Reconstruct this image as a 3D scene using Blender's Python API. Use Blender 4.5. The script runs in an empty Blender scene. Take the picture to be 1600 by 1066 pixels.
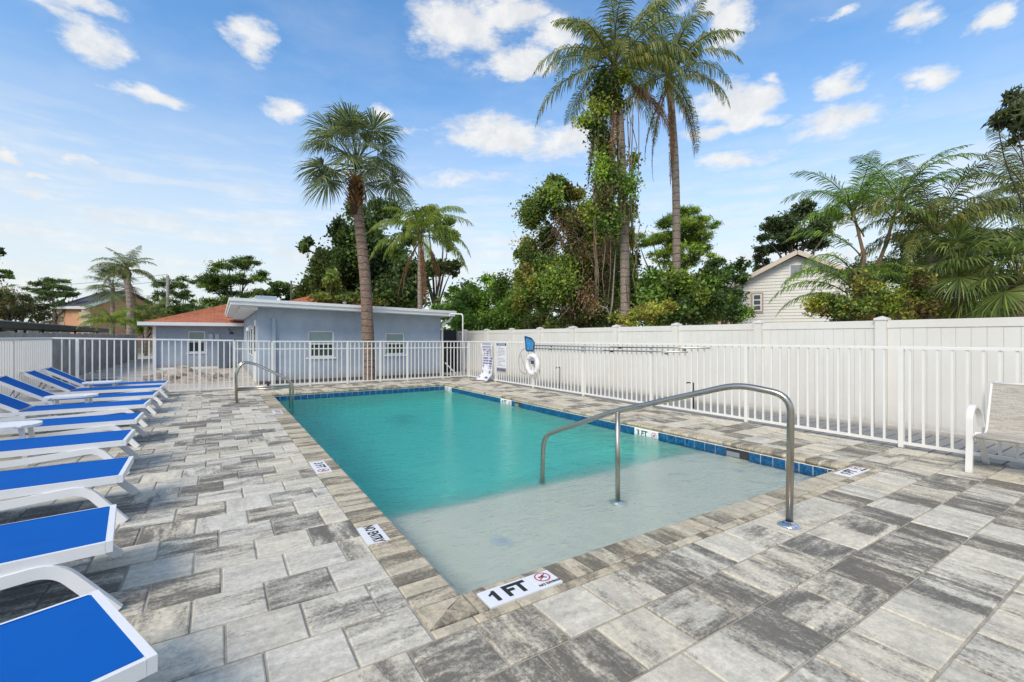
import bpy, math, random
import numpy as np
from mathutils import Vector, Matrix
random.seed(7)
RNG = np.random.default_rng(11)
C = bpy.context.scene.collection
S = bpy.context.scene
rad = math.radians

# ---------------------------------------------------------------- camera
YAW = rad(32.5); CAM_Z = 1.35; FPX = 719.0; HY = 527.0
cam = bpy.data.objects.new('camera', bpy.data.cameras.new('camera')); C.objects.link(cam)
cam.location = (0, 0, CAM_Z); cam.rotation_euler = (rad(90), 0, -YAW)
cam.data.sensor_width = 36; cam.data.lens = 36*FPX/1600
cam.data.shift_y = -(533-HY)/1600
cam.data.clip_start = 0.05; cam.data.clip_end = 6000
S.camera = cam
sinA, cosA = math.sin(YAW), math.cos(YAW)
def at(px, d, py=None):
    """point of the place seen at photo column px, d metres ahead (and at row py)"""
    t = (px-800)/FPX
    z = 0 if py is None else CAM_Z-(py-HY)*d/FPX
    return Vector((d*sinA+t*d*cosA, d*cosA-t*d*sinA, z))

# ---------------------------------------------------------------- light
SUN_EL, SUN_AZ = rad(42), rad(-118)
sd = Vector((math.sin(SUN_AZ)*math.cos(SUN_EL), math.cos(SUN_AZ)*math.cos(SUN_EL), math.sin(SUN_EL)))
sun = bpy.data.objects.new('sun', bpy.data.lights.new('sun', 'SUN')); C.objects.link(sun)
sun.data.energy = 2.3; sun.data.angle = rad(24); sun.data.color = (1.0, 0.86, 0.68)
sun.rotation_euler = sd.to_track_quat('Z', 'Y').to_euler()
S.view_settings.view_transform = 'Standard'; S.view_settings.look = 'None'
S.view_settings.exposure = 0.30; S.view_settings.gamma = 1.0
S.view_settings.use_curve_mapping = False
W = bpy.data.worlds.new('World'); S.world = W; W.use_nodes = True

class NT:
    def __init__(s, tree): s.t = tree; s.n = tree.nodes; s.l = tree.links
    def put(s, sock, v):
        if isinstance(v, bpy.types.NodeSocket): s.l.new(v, sock)
        elif v is not None: sock.default_value = v
    def node(s, typ, **kw):
        n = s.n.new(typ)
        for k, v in kw.items(): setattr(n, k, v)
        return n
    def math(s, op, a, b=None, c=None, clamp=False):
        n = s.node('ShaderNodeMath', operation=op, use_clamp=clamp)
        s.put(n.inputs[0], a); s.put(n.inputs[1], b); s.put(n.inputs[2], c); return n.outputs[0]
    def vmath(s, op, a, b=None):
        n = s.node('ShaderNodeVectorMath', operation=op)
        s.put(n.inputs[0], a); s.put(n.inputs[1], b)
        return n.outputs['Value'] if op in ('LENGTH', 'DOT_PRODUCT') else n.outputs[0]
    def mix(s, f, a, b, blend='MIX'):
        n = s.node('ShaderNodeMix', data_type='RGBA', blend_type=blend)
        s.put(n.inputs[0], f); s.put(n.inputs[6], a); s.put(n.inputs[7], b); return n.outputs[2]
    def ramp(s, f, a, b, lo=0., hi=1.):
        n = s.node('ShaderNodeMapRange', interpolation_type='SMOOTHSTEP')
        s.put(n.inputs[0], f); n.inputs[1].default_value = a; n.inputs[2].default_value = b
        n.inputs[3].default_value = lo; n.inputs[4].default_value = hi; return n.outputs[0]
    def noise(s, vec, scale, detail=4, rough=.55, dist=0., out=0):
        n = s.node('ShaderNodeTexNoise'); s.put(n.inputs['Vector'], vec)
        n.inputs['Scale'].default_value = scale; n.inputs['Detail'].default_value = detail
        n.inputs['Roughness'].default_value = rough; n.inputs['Distortion'].default_value = dist
        return n.outputs[out]
    def xyz(s, x, y, z):
        n = s.node('ShaderNodeCombineXYZ'); s.put(n.inputs[0], x); s.put(n.inputs[1], y); s.put(n.inputs[2], z); return n.outputs[0]
    def sep(s, v):
        n = s.node('ShaderNodeSeparateXYZ'); s.put(n.inputs[0], v); return n.outputs
def c4(c): return (c[0], c[1], c[2], 1.0)

def build_sky():
    w = NT(W.node_tree); w.n.clear()
    sky = w.node('ShaderNodeTexSky', sky_type='NISHITA', sun_disc=False)
    sky.sun_elevation = SUN_EL; sky.sun_rotation = SUN_AZ
    sky.air_density = 1.15; sky.dust_density = 0.6; sky.ozone_density = 1.6
    co = w.node('ShaderNodeTexCoord').outputs['Generated']
    d = w.vmath('NORMALIZE', co)
    x, y, z = w.sep(d)
    az = w.math('ARCTAN2', x, y); el = w.math('ARCSINE', z)
    pos = w.xyz(az, el, 0.0)
    warp = w.noise(w.vmath('MULTIPLY', pos, (1., 1.7, 1.)), 7.0, 6, .62, out=1)
    warp = w.vmath('SUBTRACT', warp, (.5, .5, .5))
    pw = w.vmath('ADD', pos, w.vmath('MULTIPLY', warp, (.17, .06, 0.)))
    # individual clouds: photo column, row, half width, half height, strength
    cl = [(110, -2, 95, 26, 1.), (150, 66, 80, 30, 1.), (398, 72, 50, 34, .95), (230, 150, 100, 13, .85), (447, 172, 48, 17, .85),
          (603, 176, 26, 13, .8), (715, 42, 85, 48, .95), (800, 20, 75, 34, 1.), (808, 103, 72, 22, 1.), (860, 55, 60, 34, .9), (780, 208, 105, 34, .95), (900, 215, 90, 24, .8), (560, 270, 90, 12, .6), (950, 165, 60, 18, .6), (640, 205, 40, 9, .6),
          (880, 232, 120, 32, .6), (1145, 45, 55, 48, 1.), (1105, 10, 60, 26, .9), (1140, 165, 95, 34, .95), (1170, 185, 65, 18, .9), (1310, 127, 46, 22, 1.),
          (1300, 192, 100, 34, .95), (1450, 120, 66, 25, 1.), (1450, 24, 58, 24, .95), (1578, 20, 50, 21, 1.), (1310, 20, 50, 8, .7),
          (15, 236, 34, 17, .8), (60, 272, 30, 11, .7), (125, 250, 36, 11, .6), (1110, 206, 60, 15, .8), (720, 278, 130, 17, .6),
          (1150, 252, 95, 20, .75), (1200, 120, 30, 10, .7), (1395, 145, 22, 8, .7), (60, 305, 140, 14, .5), (200, 330, 160, 12, .5)]
    acc = None
    for px, py, wx, wy, st in cl:
        t = (px-800)/FPX; u = (HY-py)/FPX
        a0 = YAW+math.atan(t); e0 = math.atan(u/math.hypot(1, t))
        k = 1/math.hypot(1, t)
        wa = wx/FPX*k*k; we = wy/FPX*k
        v = w.vmath('MULTIPLY', w.vmath('SUBTRACT', pw, (a0, e0, 0)), (1/wa, 1/we, 0))
        r = w.math('MULTIPLY', w.math('SUBTRACT', 1.25, w.vmath('LENGTH', v)), st, clamp=True)
        acc = r if acc is None else w.math('MAXIMUM', acc, r)
    nz = w.noise(w.vmath('MULTIPLY', pos, (1., 2.2, 1.)), 11.0, 8, .66)
    puff = w.math('ADD', acc, w.math('MULTIPLY', w.math('SUBTRACT', nz, .5), 2.0))
    puff = w.math('MULTIPLY', w.ramp(puff, .14, .95), w.ramp(acc, .0, .45))
    # loose unseen cloud elsewhere, spread wide to whiten ambient light; thin bands low down
    pl = w.vmath('DIVIDE', d, w.xyz(w.math('ADD', z, .18), w.math('ADD', z, .18), 1.0))
    n2 = w.noise(w.vmath('MULTIPLY', pl, (1, 1, 0)), 1.6, 7, .6)
    front = w.ramp(w.vmath('DOT_PRODUCT', d, (sinA, cosA, 0.)), .35, .65, 1., .0)
    far = w.math('MULTIPLY', w.ramp(n2, .46, .62), front)
    n3 = w.noise(w.vmath('MULTIPLY', pos, (2.2, 16., 1.)), 2.2, 6, .6)
    band = w.math('MULTIPLY', w.ramp(n3, .40, .64), w.math('MULTIPLY', w.ramp(el, .46, .12), .72))
    n4 = w.noise(w.vmath('MULTIPLY', pos, (1.5, 4., 1.)), 2.6, 5, .6)
    veil = w.math('MULTIPLY', w.ramp(n4, .35, .75), .15)
    m = w.math('MAXIMUM', w.math('MAXIMUM', puff, far), w.math('MAXIMUM', band, veil))
    haze = w.math('MULTIPLY', w.ramp(el, .54, .02), .88)
    base = w.mix(1.0, sky.outputs[0], (1.35, 2.02, 2.45, 1), 'MULTIPLY')
    h = w.mix(haze, base, (8.7, 9.0, 9.0, 1))
    shade = w.ramp(w.noise(pos, 22., 5, .6), .3, .7)
    ccol = w.mix(shade, (8.3, 8.5, 8.7, 1), (10.2, 10.1, 9.8, 1))
    col = w.mix(w.math('MULTIPLY', m, .93), h, ccol)
    bg = w.node('ShaderNodeBackground'); w.put(bg.inputs[0], col); bg.inputs[1].default_value = .078
    w.l.new(bg.outputs[0], w.node('ShaderNodeOutputWorld').inputs[0])
build_sky()

# ---------------------------------------------------------------- mesh helpers
class MB:
    def __init__(s): s.v = []; s.f = []; s.a = []; s.sm = []
    def add(s, vs, fs, tint=None, smooth=False):
        o = len(s.v); s.v.extend(vs)
        for f in fs: s.f.append([i+o for i in f]); s.a.append(tint); s.sm.append(smooth)
        return s
    def box(s, x0, x1, y0, y1, z0, z1, ch=0., tint=None, M=None):
        if ch:
            c = min(ch, (x1-x0)*.45, (y1-y0)*.45, (z1-z0)*.45)
            vs = []
            for zz, k in ((z0, c), (z0+c, 0), (z1-c, 0), (z1, c)):
                for (a, b, sa, sb) in ((x0, y0, 1, 1), (x1, y0, -1, 1), (x1, y1, -1, -1), (x0, y1, 1, -1)):
                    if k: vs.append((a+sa*c, b+sb*c, zz))
                    else: vs += [(a+sa*c, b, zz), (a, b+sb*c, zz)] if False else [(a, b, zz)]
            fs = [(3, 2, 1, 0), (12, 13, 14, 15)]
            for r in (0, 4, 8):
                for i in range(4):
                    j = (i+1) % 4; fs.append((r+i, r+j, r+4+j, r+4+i))
        else:
            vs = [(x0, y0, z0), (x1, y0, z0), (x1, y1, z0), (x0, y1, z0), (x0, y0, z1), (x1, y0, z1), (x1, y1, z1), (x0, y1, z1)]
            fs = [(3, 2, 1, 0), (4, 5, 6, 7), (0, 1, 5, 4), (1, 2, 6, 5), (2, 3, 7, 6), (3, 0, 4, 7)]
        if M is not None: vs = [tuple(M @ Vector(v)) for v in vs]
        return s.add(vs, fs, tint)
    def sweep(s, pts, prof, closed=False, up=None, scales=None, smooth=False, cap=True, tint=None):
        """prof: 2-D outline; pts: 3-D path"""
        P = [Vector(p) for p in pts]; n = len(P); m = len(prof); vs = []
        ref = Vector(up) if up else None; prevn = None
        for i, p in enumerate(P):
            a = P[(i-1) % n] if (i or closed) else p; b = P[(i+1) % n] if (i < n-1 or closed) else p
            t = (b-a).normalized()
            if ref is not None: nn = (ref-t*ref.dot(t)).normalized()
            elif prevn is None:
                r = Vector((0, 0, 1)) if abs(t.z) < .9 else Vector((1, 0, 0)); nn = (r-t*r.dot(t)).normalized()
            else: nn = (prevn-t*prevn.dot(t)).normalized()
            prevn = nn; bb = t.cross(nn); k = scales[i] if scales else 1.
            if 0 < i < n-1 and ref is not None:
                d1 = (P[i]-P[i-1]).normalized(); c = max(.5, d1.dot(t)); 
            else: c = 1.
            for (u, w) in prof: vs.append(tuple(p+bb*(u*k)+nn*(w*k/c)))
        fs = []
        for i in range(n if closed else n-1):
            for j in range(m):
                a = i*m+j; b = i*m+(j+1) % m; c = ((i+1) % n)*m+(j+1) % m; d = ((i+1) % n)*m+j
                fs.append((a, b, c, d))
        s.add(vs, fs, tint, smooth)
        if cap and not closed:
            o = len(s.v)-len(vs)
            s.f.append([o+j for j in range(m)][::-1]); s.a.append(tint); s.sm.append(False)
            s.f.append([o+(n-1)*m+j for j in range(m)]); s.a.append(tint); s.sm.append(False)
        return s
    def tube(s, pts, r, n=10, closed=False, scales=None, tint=None):
        return s.sweep(pts, [(r*math.cos(2*math.pi*i/n), r*math.sin(2*math.pi*i/n)) for i in range(n)], closed, None, scales, True, True, tint)
    def bar(s, pts, w, h, up=(0, 0, 1), scales=None, tint=None):
        return s.sweep(pts, [(-w/2, -h/2), (w/2, -h/2), (w/2, h/2), (-w/2, h/2)], False, up, scales, False, True, tint)
    def disc(s, c, r, z0, z1, n=24, ry=None, tint=None):
        ry = ry or r
        vs = [(c[0]+r*math.cos(2*math.pi*i/n), c[1]+ry*math.sin(2*math.pi*i/n), z) for z in (z0, z1) for i in range(n)]
        return s.add(vs, [tuple(range(n))[::-1], tuple(range(n, 2*n))]+[(i, (i+1) % n, n+(i+1) % n, n+i) for i in range(n)], tint)
    def mesh(s, name, m=None):
        me = bpy.data.meshes.new(name); me.from_pydata(s.v, [], s.f)
        if m: me.materials.append(m)
        if any(s.sm): me.polygons.foreach_set('use_smooth', s.sm)
        if any(t is not None for t in s.a):
            at_ = me.attributes.new('tint', 'FLOAT_COLOR', 'FACE')
            buf = np.ones((len(s.f), 4), np.float32)
            for i, t in enumerate(s.a):
                if t is not None: buf[i, :3] = t
            at_.data.foreach_set('color', buf.ravel())
        me.update(); return me
    def build(s, name, m, parent=None, loc=None, rotz=0., **props):
        return link(name, s.mesh(name, m), parent, loc, rotz, **props)
def link(name, me, parent=None, loc=None, rotz=0., **props):
    o = bpy.data.objects.new(name, me); C.objects.link(o)
    if parent is not None: o.parent = parent
    if loc is not None: o.location = loc
    if rotz: o.rotation_euler[2] = rotz
    for k, v in props.items(): o[k] = v
    return o
def thing(name, label, cat, loc=(0, 0, 0), rotz=0., group=None):
    o = link(name, None, None, loc, rotz, label=label, category=cat)
    if group: o['group'] = group
    o.empty_display_size = .2
    return o
def copy_tree(root, loc, rotz, label):
    r = root.copy(); C.objects.link(r); r.location = loc; r.rotation_euler = (0, 0, rotz); r['label'] = label
    def rec(a, b):
        for ch in kids.get(a.name, []):
            c = ch.copy(); C.objects.link(c); c.parent = b; rec(ch, c)
    kids = {}
    for o in C.objects:
        if o.parent: kids.setdefault(o.parent.name, []).append(o)
    rec(root, r); return r
def arc(cx, cz, r, a0, a1, n, plane='xz', y=0.):
    return [(cx+r*math.cos(a0+(a1-a0)*i/n), y, cz+r*math.sin(a0+(a1-a0)*i/n)) for i in range(n+1)]
def smooth_path(pts, r, n=5):
    """round the corners of a polyline"""
    P = [Vector(p) for p in pts]; out = [P[0]]
    for i in range(1, len(P)-1):
        a, b, c = P[i-1], P[i], P[i+1]
        ra = min(r, (b-a).length*.48, (c-b).length*.48)
        p, q = b+(a-b).normalized()*ra, b+(c-b).normalized()*ra
        for k in range(n+1):
            t = k/n; out.append(p*(1-t)**2+b*2*t*(1-t)+q*t*t)
    out.append(P[-1]); return out

# ---------------------------------------------------------------- materials
def mat(name, col, rough=.6, metal=0., bump=None, var=None, spec=None, coords='Object'):
    m = bpy.data.materials.new(name); m.use_nodes = True; t = NT(m.node_tree)
    b = t.n['Principled BSDF']; b.inputs['Roughness'].default_value = rough; b.inputs['Metallic'].default_value = metal
    if spec is not None: b.inputs['Specular IOR Level'].default_value = spec
    co = t.node('ShaderNodeTexCoord').outputs[coords] if coords == 'Object' else t.node('ShaderNodeNewGeometry').outputs['Position']
    c = c4(col)
    if var:   # (scale, amount, second colour)
        f = t.ramp(t.noise(co, var[0], 6, .62), .3, .72)
        c = t.mix(t.math('MULTIPLY', f, var[1]), c4(col), c4(var[2]))
    t.put(b.inputs['Base Color'], c)
    if bump:
        bn = t.node('ShaderNodeBump'); bn.inputs['Strength'].default_value = bump[1]; bn.inputs['Distance'].default_value = .02
        t.put(bn.inputs['Height'], t.noise(co, bump[0], 5, .6)); t.l.new(bn.outputs[0], b.inputs['Normal'])
    return m
WHITE = mat('white_powder_coat', (.80, .78, .73), .38, var=(3., .35, (.66, .65, .62)))
def grime(m, z1):
    t = NT(m.node_tree); b = t.n['Principled BSDF']; pos = t.node('ShaderNodeNewGeometry').outputs['Position']
    z = t.sep(pos)[2]; k = t.math('ADD', z, t.math('MULTIPLY', t.noise(pos, 7., 6, .7), .16))
    f = t.math('MULTIPLY', t.ramp(k, z1, .02), .7); old = b.inputs['Base Color'].links[0].from_socket
    st = t.ramp(t.noise(t.vmath('MULTIPLY', pos, (3., 3., .25)), 3.5, 5, .7), .55, .75)
    c = t.mix(t.math('MULTIPLY', st, .16), old, (.42, .38, .30, 1)); t.put(b.inputs['Base Color'], t.mix(f, c, (.30, .26, .20, 1))); return m
VINYL = mat('cream_vinyl', (.74, .72, .67), .42, var=(1.3, .35, (.61, .57, .50)), bump=(4., .06), coords='World')
VINYL = grime(VINYL, .24); WHITE = grime(WHITE, .13)
RESIN = mat('white_resin', (.80, .80, .80), .42, bump=(60., .05), var=(9., .3, (.70, .70, .70)))
STEEL = mat('brushed_steel', (.47, .43, .37), .28, 1., bump=(30., .03), var=(12., .35, (.36, .34, .31)))
CHROME = mat('polished_steel', (.75, .76, .78), .12, 1.)
def m_sling():
    m = mat('blue_sling_mesh', (.004, .135, .56), .75, spec=.12); t = NT(m.node_tree); b = t.n['Principled BSDF']
    co = t.node('ShaderNodeTexCoord').outputs['Object']
    f = t.ramp(t.noise(co, 3.2, 5, .6), .40, .75)
    c = t.mix(t.math('MULTIPLY', f, .28), (.002, .105, .43, 1), (.002, .075, .30, 1))
    wv = t.node('ShaderNodeTexChecker'); t.put(wv.inputs[0], co); wv.inputs['Scale'].default_value = 420.
    c = t.mix(t.math('MULTIPLY', wv.outputs[1], .10), c, (.01, .15, .55, 1)); t.put(b.inputs['Base Color'], c)
    bn = t.node('ShaderNodeBump'); bn.inputs['Strength'].default_value = .25; bn.inputs['Distance'].default_value = .004
    t.put(bn.inputs['Height'], t.noise(co, 5., 4)); t.l.new(bn.outputs[0], b.inputs['Normal'])
    return m
SLING = m_sling()
def m_taupe():
    m = mat('taupe_sling', (.4, .36, .3), .8); t = NT(m.node_tree); b = t.n['Principled BSDF']
    co = t.node('ShaderNodeTexCoord').outputs['Object']
    f = t.ramp(t.noise(t.vmath('MULTIPLY', co, (14., 6., 90.)), 1.4, 4, .7), .3, .7)
    g = t.ramp(t.noise(t.vmath('MULTIPLY', co, (90., 90., 6.)), 1.4, 2, .6), .35, .7)
    c = t.mix(f, (.50, .46, .39, 1), (.27, .24, .20, 1)); c = t.mix(t.math('MULTIPLY', g, .35), c, (.60, .56, .50, 1))
    t.put(b.inputs['Base Color'], c); return m
TAUPE = m_taupe()
def m_paver(name, light, dark, warm, thr=(.36, .68)):
    m = bpy.data.materials.new(name); m.use_nodes = True; t = NT(m.node_tree); b = t.n['Principled BSDF']
    pos = t.node('ShaderNodeNewGeometry').outputs['Position']
    a = t.node('ShaderNodeAttribute', attribute_name='tint'); s, s2, dr = t.sep(a.outputs['Color'])
    off = t.xyz(t.math('MULTIPLY', s, 37.), t.math('MULTIPLY', s2, 53.), t.math('MULTIPLY', s, 11.))
    vx = t.vmath('MULTIPLY', pos, (1.7, 6.5, 1.)); vy = t.vmath('MULTIPLY', pos, (6.5, 1.7, 1.))
    mv = t.node('ShaderNodeMix', data_type='VECTOR'); t.put(mv.inputs[0], dr); t.put(mv.inputs[4], vx); t.put(mv.inputs[5], vy)
    p = t.vmath('ADD', mv.outputs[1], off)
    big = t.noise(p, 1.15, 3, .6, .3); mid = t.noise(p, 3.0, 10, .78, .35)
    pf = t.vmath('ADD', t.vmath('MULTIPLY', pos, (1., 1., 1.)), off)
    fine = t.noise(pf, 55., 5, .75)
    h = t.math('ADD', t.math('MULTIPLY', big, .66), t.math('MULTIPLY', mid, .50))
    h = t.math('ADD', h, t.math('MULTIPLY', t.math('SUBTRACT', s2, .5), .25))
    h = t.math('ADD', h, t.math('MULTIPLY', t.math('SUBTRACT', fine, .5), .42))
    f = t.ramp(h, .53, .75)
    lt = t.mix(s, c4(light), c4(warm))
    soft = t.ramp(t.noise(p, 1.6, 5, .6), .3, .7)
    lt = t.mix(t.math('MULTIPLY', soft, .62), lt, c4([x*.55 for x in light]))
    c = t.mix(t.math('MULTIPLY', f, .86), lt, c4(dark))
    sp = t.ramp(t.noise(pf, 95., 3, .6), .66, .76)
    c = t.mix(t.math('MULTIPLY', sp, .5), c, (.07, .065, .055, 1))
    # crisp chips of the pale face mix over the dark
    chip = t.math('MULTIPLY', t.ramp(t.noise(p, 9., 6, .8), .58, .66), f)
    c = t.mix(t.math('MULTIPLY', chip, .6), c, lt)
    c = t.mix(1., c, t.mix(t.ramp(t.noise(pf, 30., 8, .8), .34, .66), (.80, .80, .80, 1), (1.14, 1.14, 1.14, 1)), 'MULTIPLY')
    big2 = t.ramp(t.noise(pos, .55, 3, .5), .35, .7); c = t.mix(t.math('MULTIPLY', big2, .16), c, (.30, .25, .18, 1))
    t.put(b.inputs['Base Color'], c); b.inputs['Roughness'].default_value = .78; b.inputs['Specular IOR Level'].default_value = .3
    bn = t.node('ShaderNodeBump'); bn.inputs['Strength'].default_value = .45; bn.inputs['Distance'].default_value = .004
    t.put(bn.inputs['Height'], t.math('ADD', fine, t.math('MULTIPLY', mid, .8))); t.l.new(bn.outputs[0], b.inputs['Normal'])
    return m
PAVER = m_paver('tumbled_concrete_paver', (.72, .675, .575), (.088, .081, .070), (.78, .68, .50))
COPE = m_paver('coping_brick', (.68, .605, .46), (.12, .106, .082), (.66, .54, .36))
SAND = mat('joint_sand', (.52, .48, .40), .95, bump=(60., .5), var=(5., .7, (.20, .18, .15)), coords='World')
GROUT = mat('grout', (.30, .30, .28), .9)
def m_tile():
    m = mat('blue_glazed_tile', (.0, .1, .3), .12); t = NT(m.node_tree); b = t.n['Principled BSDF']
    pos = t.node('ShaderNodeNewGeometry').outputs['Position']
    f = t.ramp(t.noise(pos, 26., 5, .7, 1.2), .38, .66)
    c = t.mix(f, (.004, .045, .135, 1), (.02, .16, .33, 1)); t.put(b.inputs['Base Color'], c)
    return m
TILE = m_tile()
PLASTER = mat('pool_plaster', (.97, .89, .76), .8, bump=(8., .2), var=(6., .4, (.92, .83, .69)), coords='World')
MARK = mat('marker_tile', (.80, .80, .80), .35)
BLACK = mat('black_print', (.018, .018, .02), .5)
RED = mat('red_print', (.55, .02, .05), .45)
NAVY = mat('navy_print', (.03, .035, .16), .6)
PAPER = mat('white_sign_board', (.74, .74, .76), .45, var=(6., .3, (.62, .62, .66)))
STUCCO = mat('blue_stucco', (.41, .475, .56), .9, bump=(18., .9), var=(1.6, .75, (.29, .35, .43)))
STUCCO = grime(STUCCO, .35)
TRIM = mat('white_painted_trim', (.80, .80, .79), .5, var=(2., .3, (.66, .66, .65)))
DARK = mat('dark_metal', (.03, .03, .034), .5)
GALV = mat('grey_metal', (.30, .31, .33), .45, .3)
WOODG = mat('weathered_fence_wood', (.36, .35, .325), .95, bump=(20., .6), var=(2.5, .8, (.20, .19, .18)), coords='World')
PLANK = mat('grey_plank', (.30, .30, .295), .7, bump=(14., .3), var=(4., .6, (.22, .22, .215)), coords='World')
GAP = mat('dark_soil', (.035, .032, .028), 1.)
PEACH = mat('peach_stucco', (.62, .33, .19), .9, var=(.6, .4, (.52, .28, .16)))
QUOIN = mat('cream_quoin', (.66, .56, .36), .9)
GREYROOF = mat('grey_shingle', (.085, .09, .105), .95, bump=(4., .8), var=(2., .6, (.055, .058, .07)))
SIDING = mat('cream_siding', (.72, .70, .64), .7, var=(1.5, .4, (.60, .58, .52)))
TAN = mat('tan_trim', (.42, .30, .23), .7)
WOODR = mat('cream_rake', (.60, .50, .40), .7)
GLASS = mat('window_glass', (.03, .045, .045), .08, var=(1.2, .6, (.09, .12, .11)))
BLIND = mat('pale_window_blind', (.30, .38, .36), .6, var=(2., .5, (.22, .30, .28)))
BLUEPL = mat('blue_plastic', (.01, .16, .42), .4, var=(20., .7, (.12, .42, .70)))
FOAM = mat('white_ring_vinyl', (.80, .79, .76), .5)
RUBBLE = mat('rubble', (.50, .43, .35), .95, bump=(15., .8), var=(8., .8, (.20, .15, .12)))
def m_shingle():
    m = mat('red_shingle', (.4, .1, .05), .9); t = NT(m.node_tree); b = t.n['Principled BSDF']
    co = t.node('ShaderNodeTexCoord').outputs['Object']
    br = t.node('ShaderNodeTexBrick'); t.put(br.inputs['Vector'], t.vmath('MULTIPLY', co, (1., 1., 0.)))
    br.inputs['Scale'].default_value = 1.5; br.inputs['Mortar Size'].default_value = .012; br.inputs['Brick Width'].default_value = .5
    br.inputs['Color1'].default_value = (.50, .15, .055, 1); br.inputs['Color2'].default_value = (.36, .095, .04, 1); br.inputs['Mortar'].default_value = (.12, .035, .025, 1)
    f = t.ramp(t.noise(co, 5., 5, .7), .35, .7)
    t.put(b.inputs['Base Color'], t.mix(t.math('MULTIPLY', f, .5), br.outputs[0], (.56, .22, .11, 1)))
    bn = t.node('ShaderNodeBump'); bn.inputs['Strength'].default_value = .6; t.put(bn.inputs['Height'], br.outputs[1]); bn.invert = True
    t.l.new(bn.outputs[0], b.inputs['Normal']); return m
REDROOF = m_shingle()
def m_ground():
    m = mat('sandy_ground', (.5, .45, .38), .95); t = NT(m.node_tree); b = t.n['Principled BSDF']
    pos = t.node('ShaderNodeNewGeometry').outputs['Position']
    f = t.ramp(t.noise(pos, .9, 7, .65), .38, .66)
    c = t.mix(t.math('MULTIPLY', f, .7), (.55, .50, .43, 1), (.34, .295, .235, 1))
    sp = t.ramp(t.noise(pos, 9., 5, .7), .60, .70); c = t.mix(t.math('MULTIPLY', sp, .5), c, (.20, .15, .11, 1))
    dist = t.ramp(t.vmath('LENGTH', t.vmath('SUBTRACT', pos, (-1., 14., 0))), 26., 45.)
    g = t.mix(t.ramp(t.noise(pos, .4, 5, .6), .35, .65), (.09, .11, .035, 1), (.17, .14, .08, 1))
    t.put(b.inputs['Base Color'], t.mix(dist, c, g))
    bn = t.node('ShaderNodeBump'); bn.inputs['Strength'].default_value = .7; bn.inputs['Distance'].default_value = .04
    t.put(bn.inputs['Height'], t.noise(pos, 5., 7, .7)); t.l.new(bn.outputs[0], b.inputs['Normal']); return m
GROUND = m_ground()
def m_bark(name, a, b_, rings=0.):
    m = mat(name, a, .95); t = NT(m.node_tree); b = t.n['Principled BSDF']
    co = t.node('ShaderNodeNewGeometry').outputs['Position']
    f = t.ramp(t.noise(t.vmath('MULTIPLY', co, (1., 1., 3. if rings else .3)), 9., 6, .7), .34, .68)
    c = t.mix(f, c4(a), c4(b_)); h = f
    if rings:
        z = t.sep(co)[2]; zz = t.math('ADD', z, t.math('MULTIPLY', t.noise(co, 3., 3), .15))
        r = t.ramp(t.math('PINGPONG', t.math('MULTIPLY', zz, rings), 1.), .0, .35)
        c = t.mix(t.math('MULTIPLY', t.math('SUBTRACT', 1., r), .55), c, c4([x*.4 for x in b_])); h = t.math('ADD', f, r)
    t.put(b.inputs['Base Color'], c)
    bn = t.node('ShaderNodeBump'); bn.inputs['Strength'].default_value = .8; bn.inputs['Distance'].default_value = .03
    t.put(bn.inputs['Height'], h); t.l.new(bn.outputs[0], b.inputs['Normal']); return m
BARK_PALM = m_bark('palm_bark', (.44, .36, .29), (.27, .21, .165), 7.)
BARK_SABAL = m_bark('sabal_bark', (.36, .25, .19), (.20, .135, .10), 9.)
BARK = m_bark('tree_bark', (.16, .13, .10), (.07, .055, .045))
STEM = m_bark('dry_vine_stem', (.30, .22, .17), (.13, .085, .06))
def m_leaf():
    m = bpy.data.materials.new('foliage'); m.use_nodes = True; t = NT(m.node_tree); t.n.clear()
    a = t.node('ShaderNodeAttribute', attribute_name='tint').outputs['Color']
    pr = t.node('ShaderNodeBsdfPrincipled'); pr.inputs['Roughness'].default_value = .5; pr.inputs['Specular IOR Level'].default_value = .35
    t.put(pr.inputs['Base Color'], a)
    tr = t.node('ShaderNodeBsdfTranslucent'); t.put(tr.inputs[0], t.mix(1., a, (1.25, 1.25, .7, 1), 'MULTIPLY'))
    mx = t.node('ShaderNodeMixShader'); mx.inputs[0].default_value = .38
    t.l.new(pr.outputs[0], mx.inputs[1]); t.l.new(tr.outputs[0], mx.inputs[2])
    t.l.new(mx.outputs[0], t.node('ShaderNodeOutputMaterial').inputs[0]); return m
LEAF = m_leaf()
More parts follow.
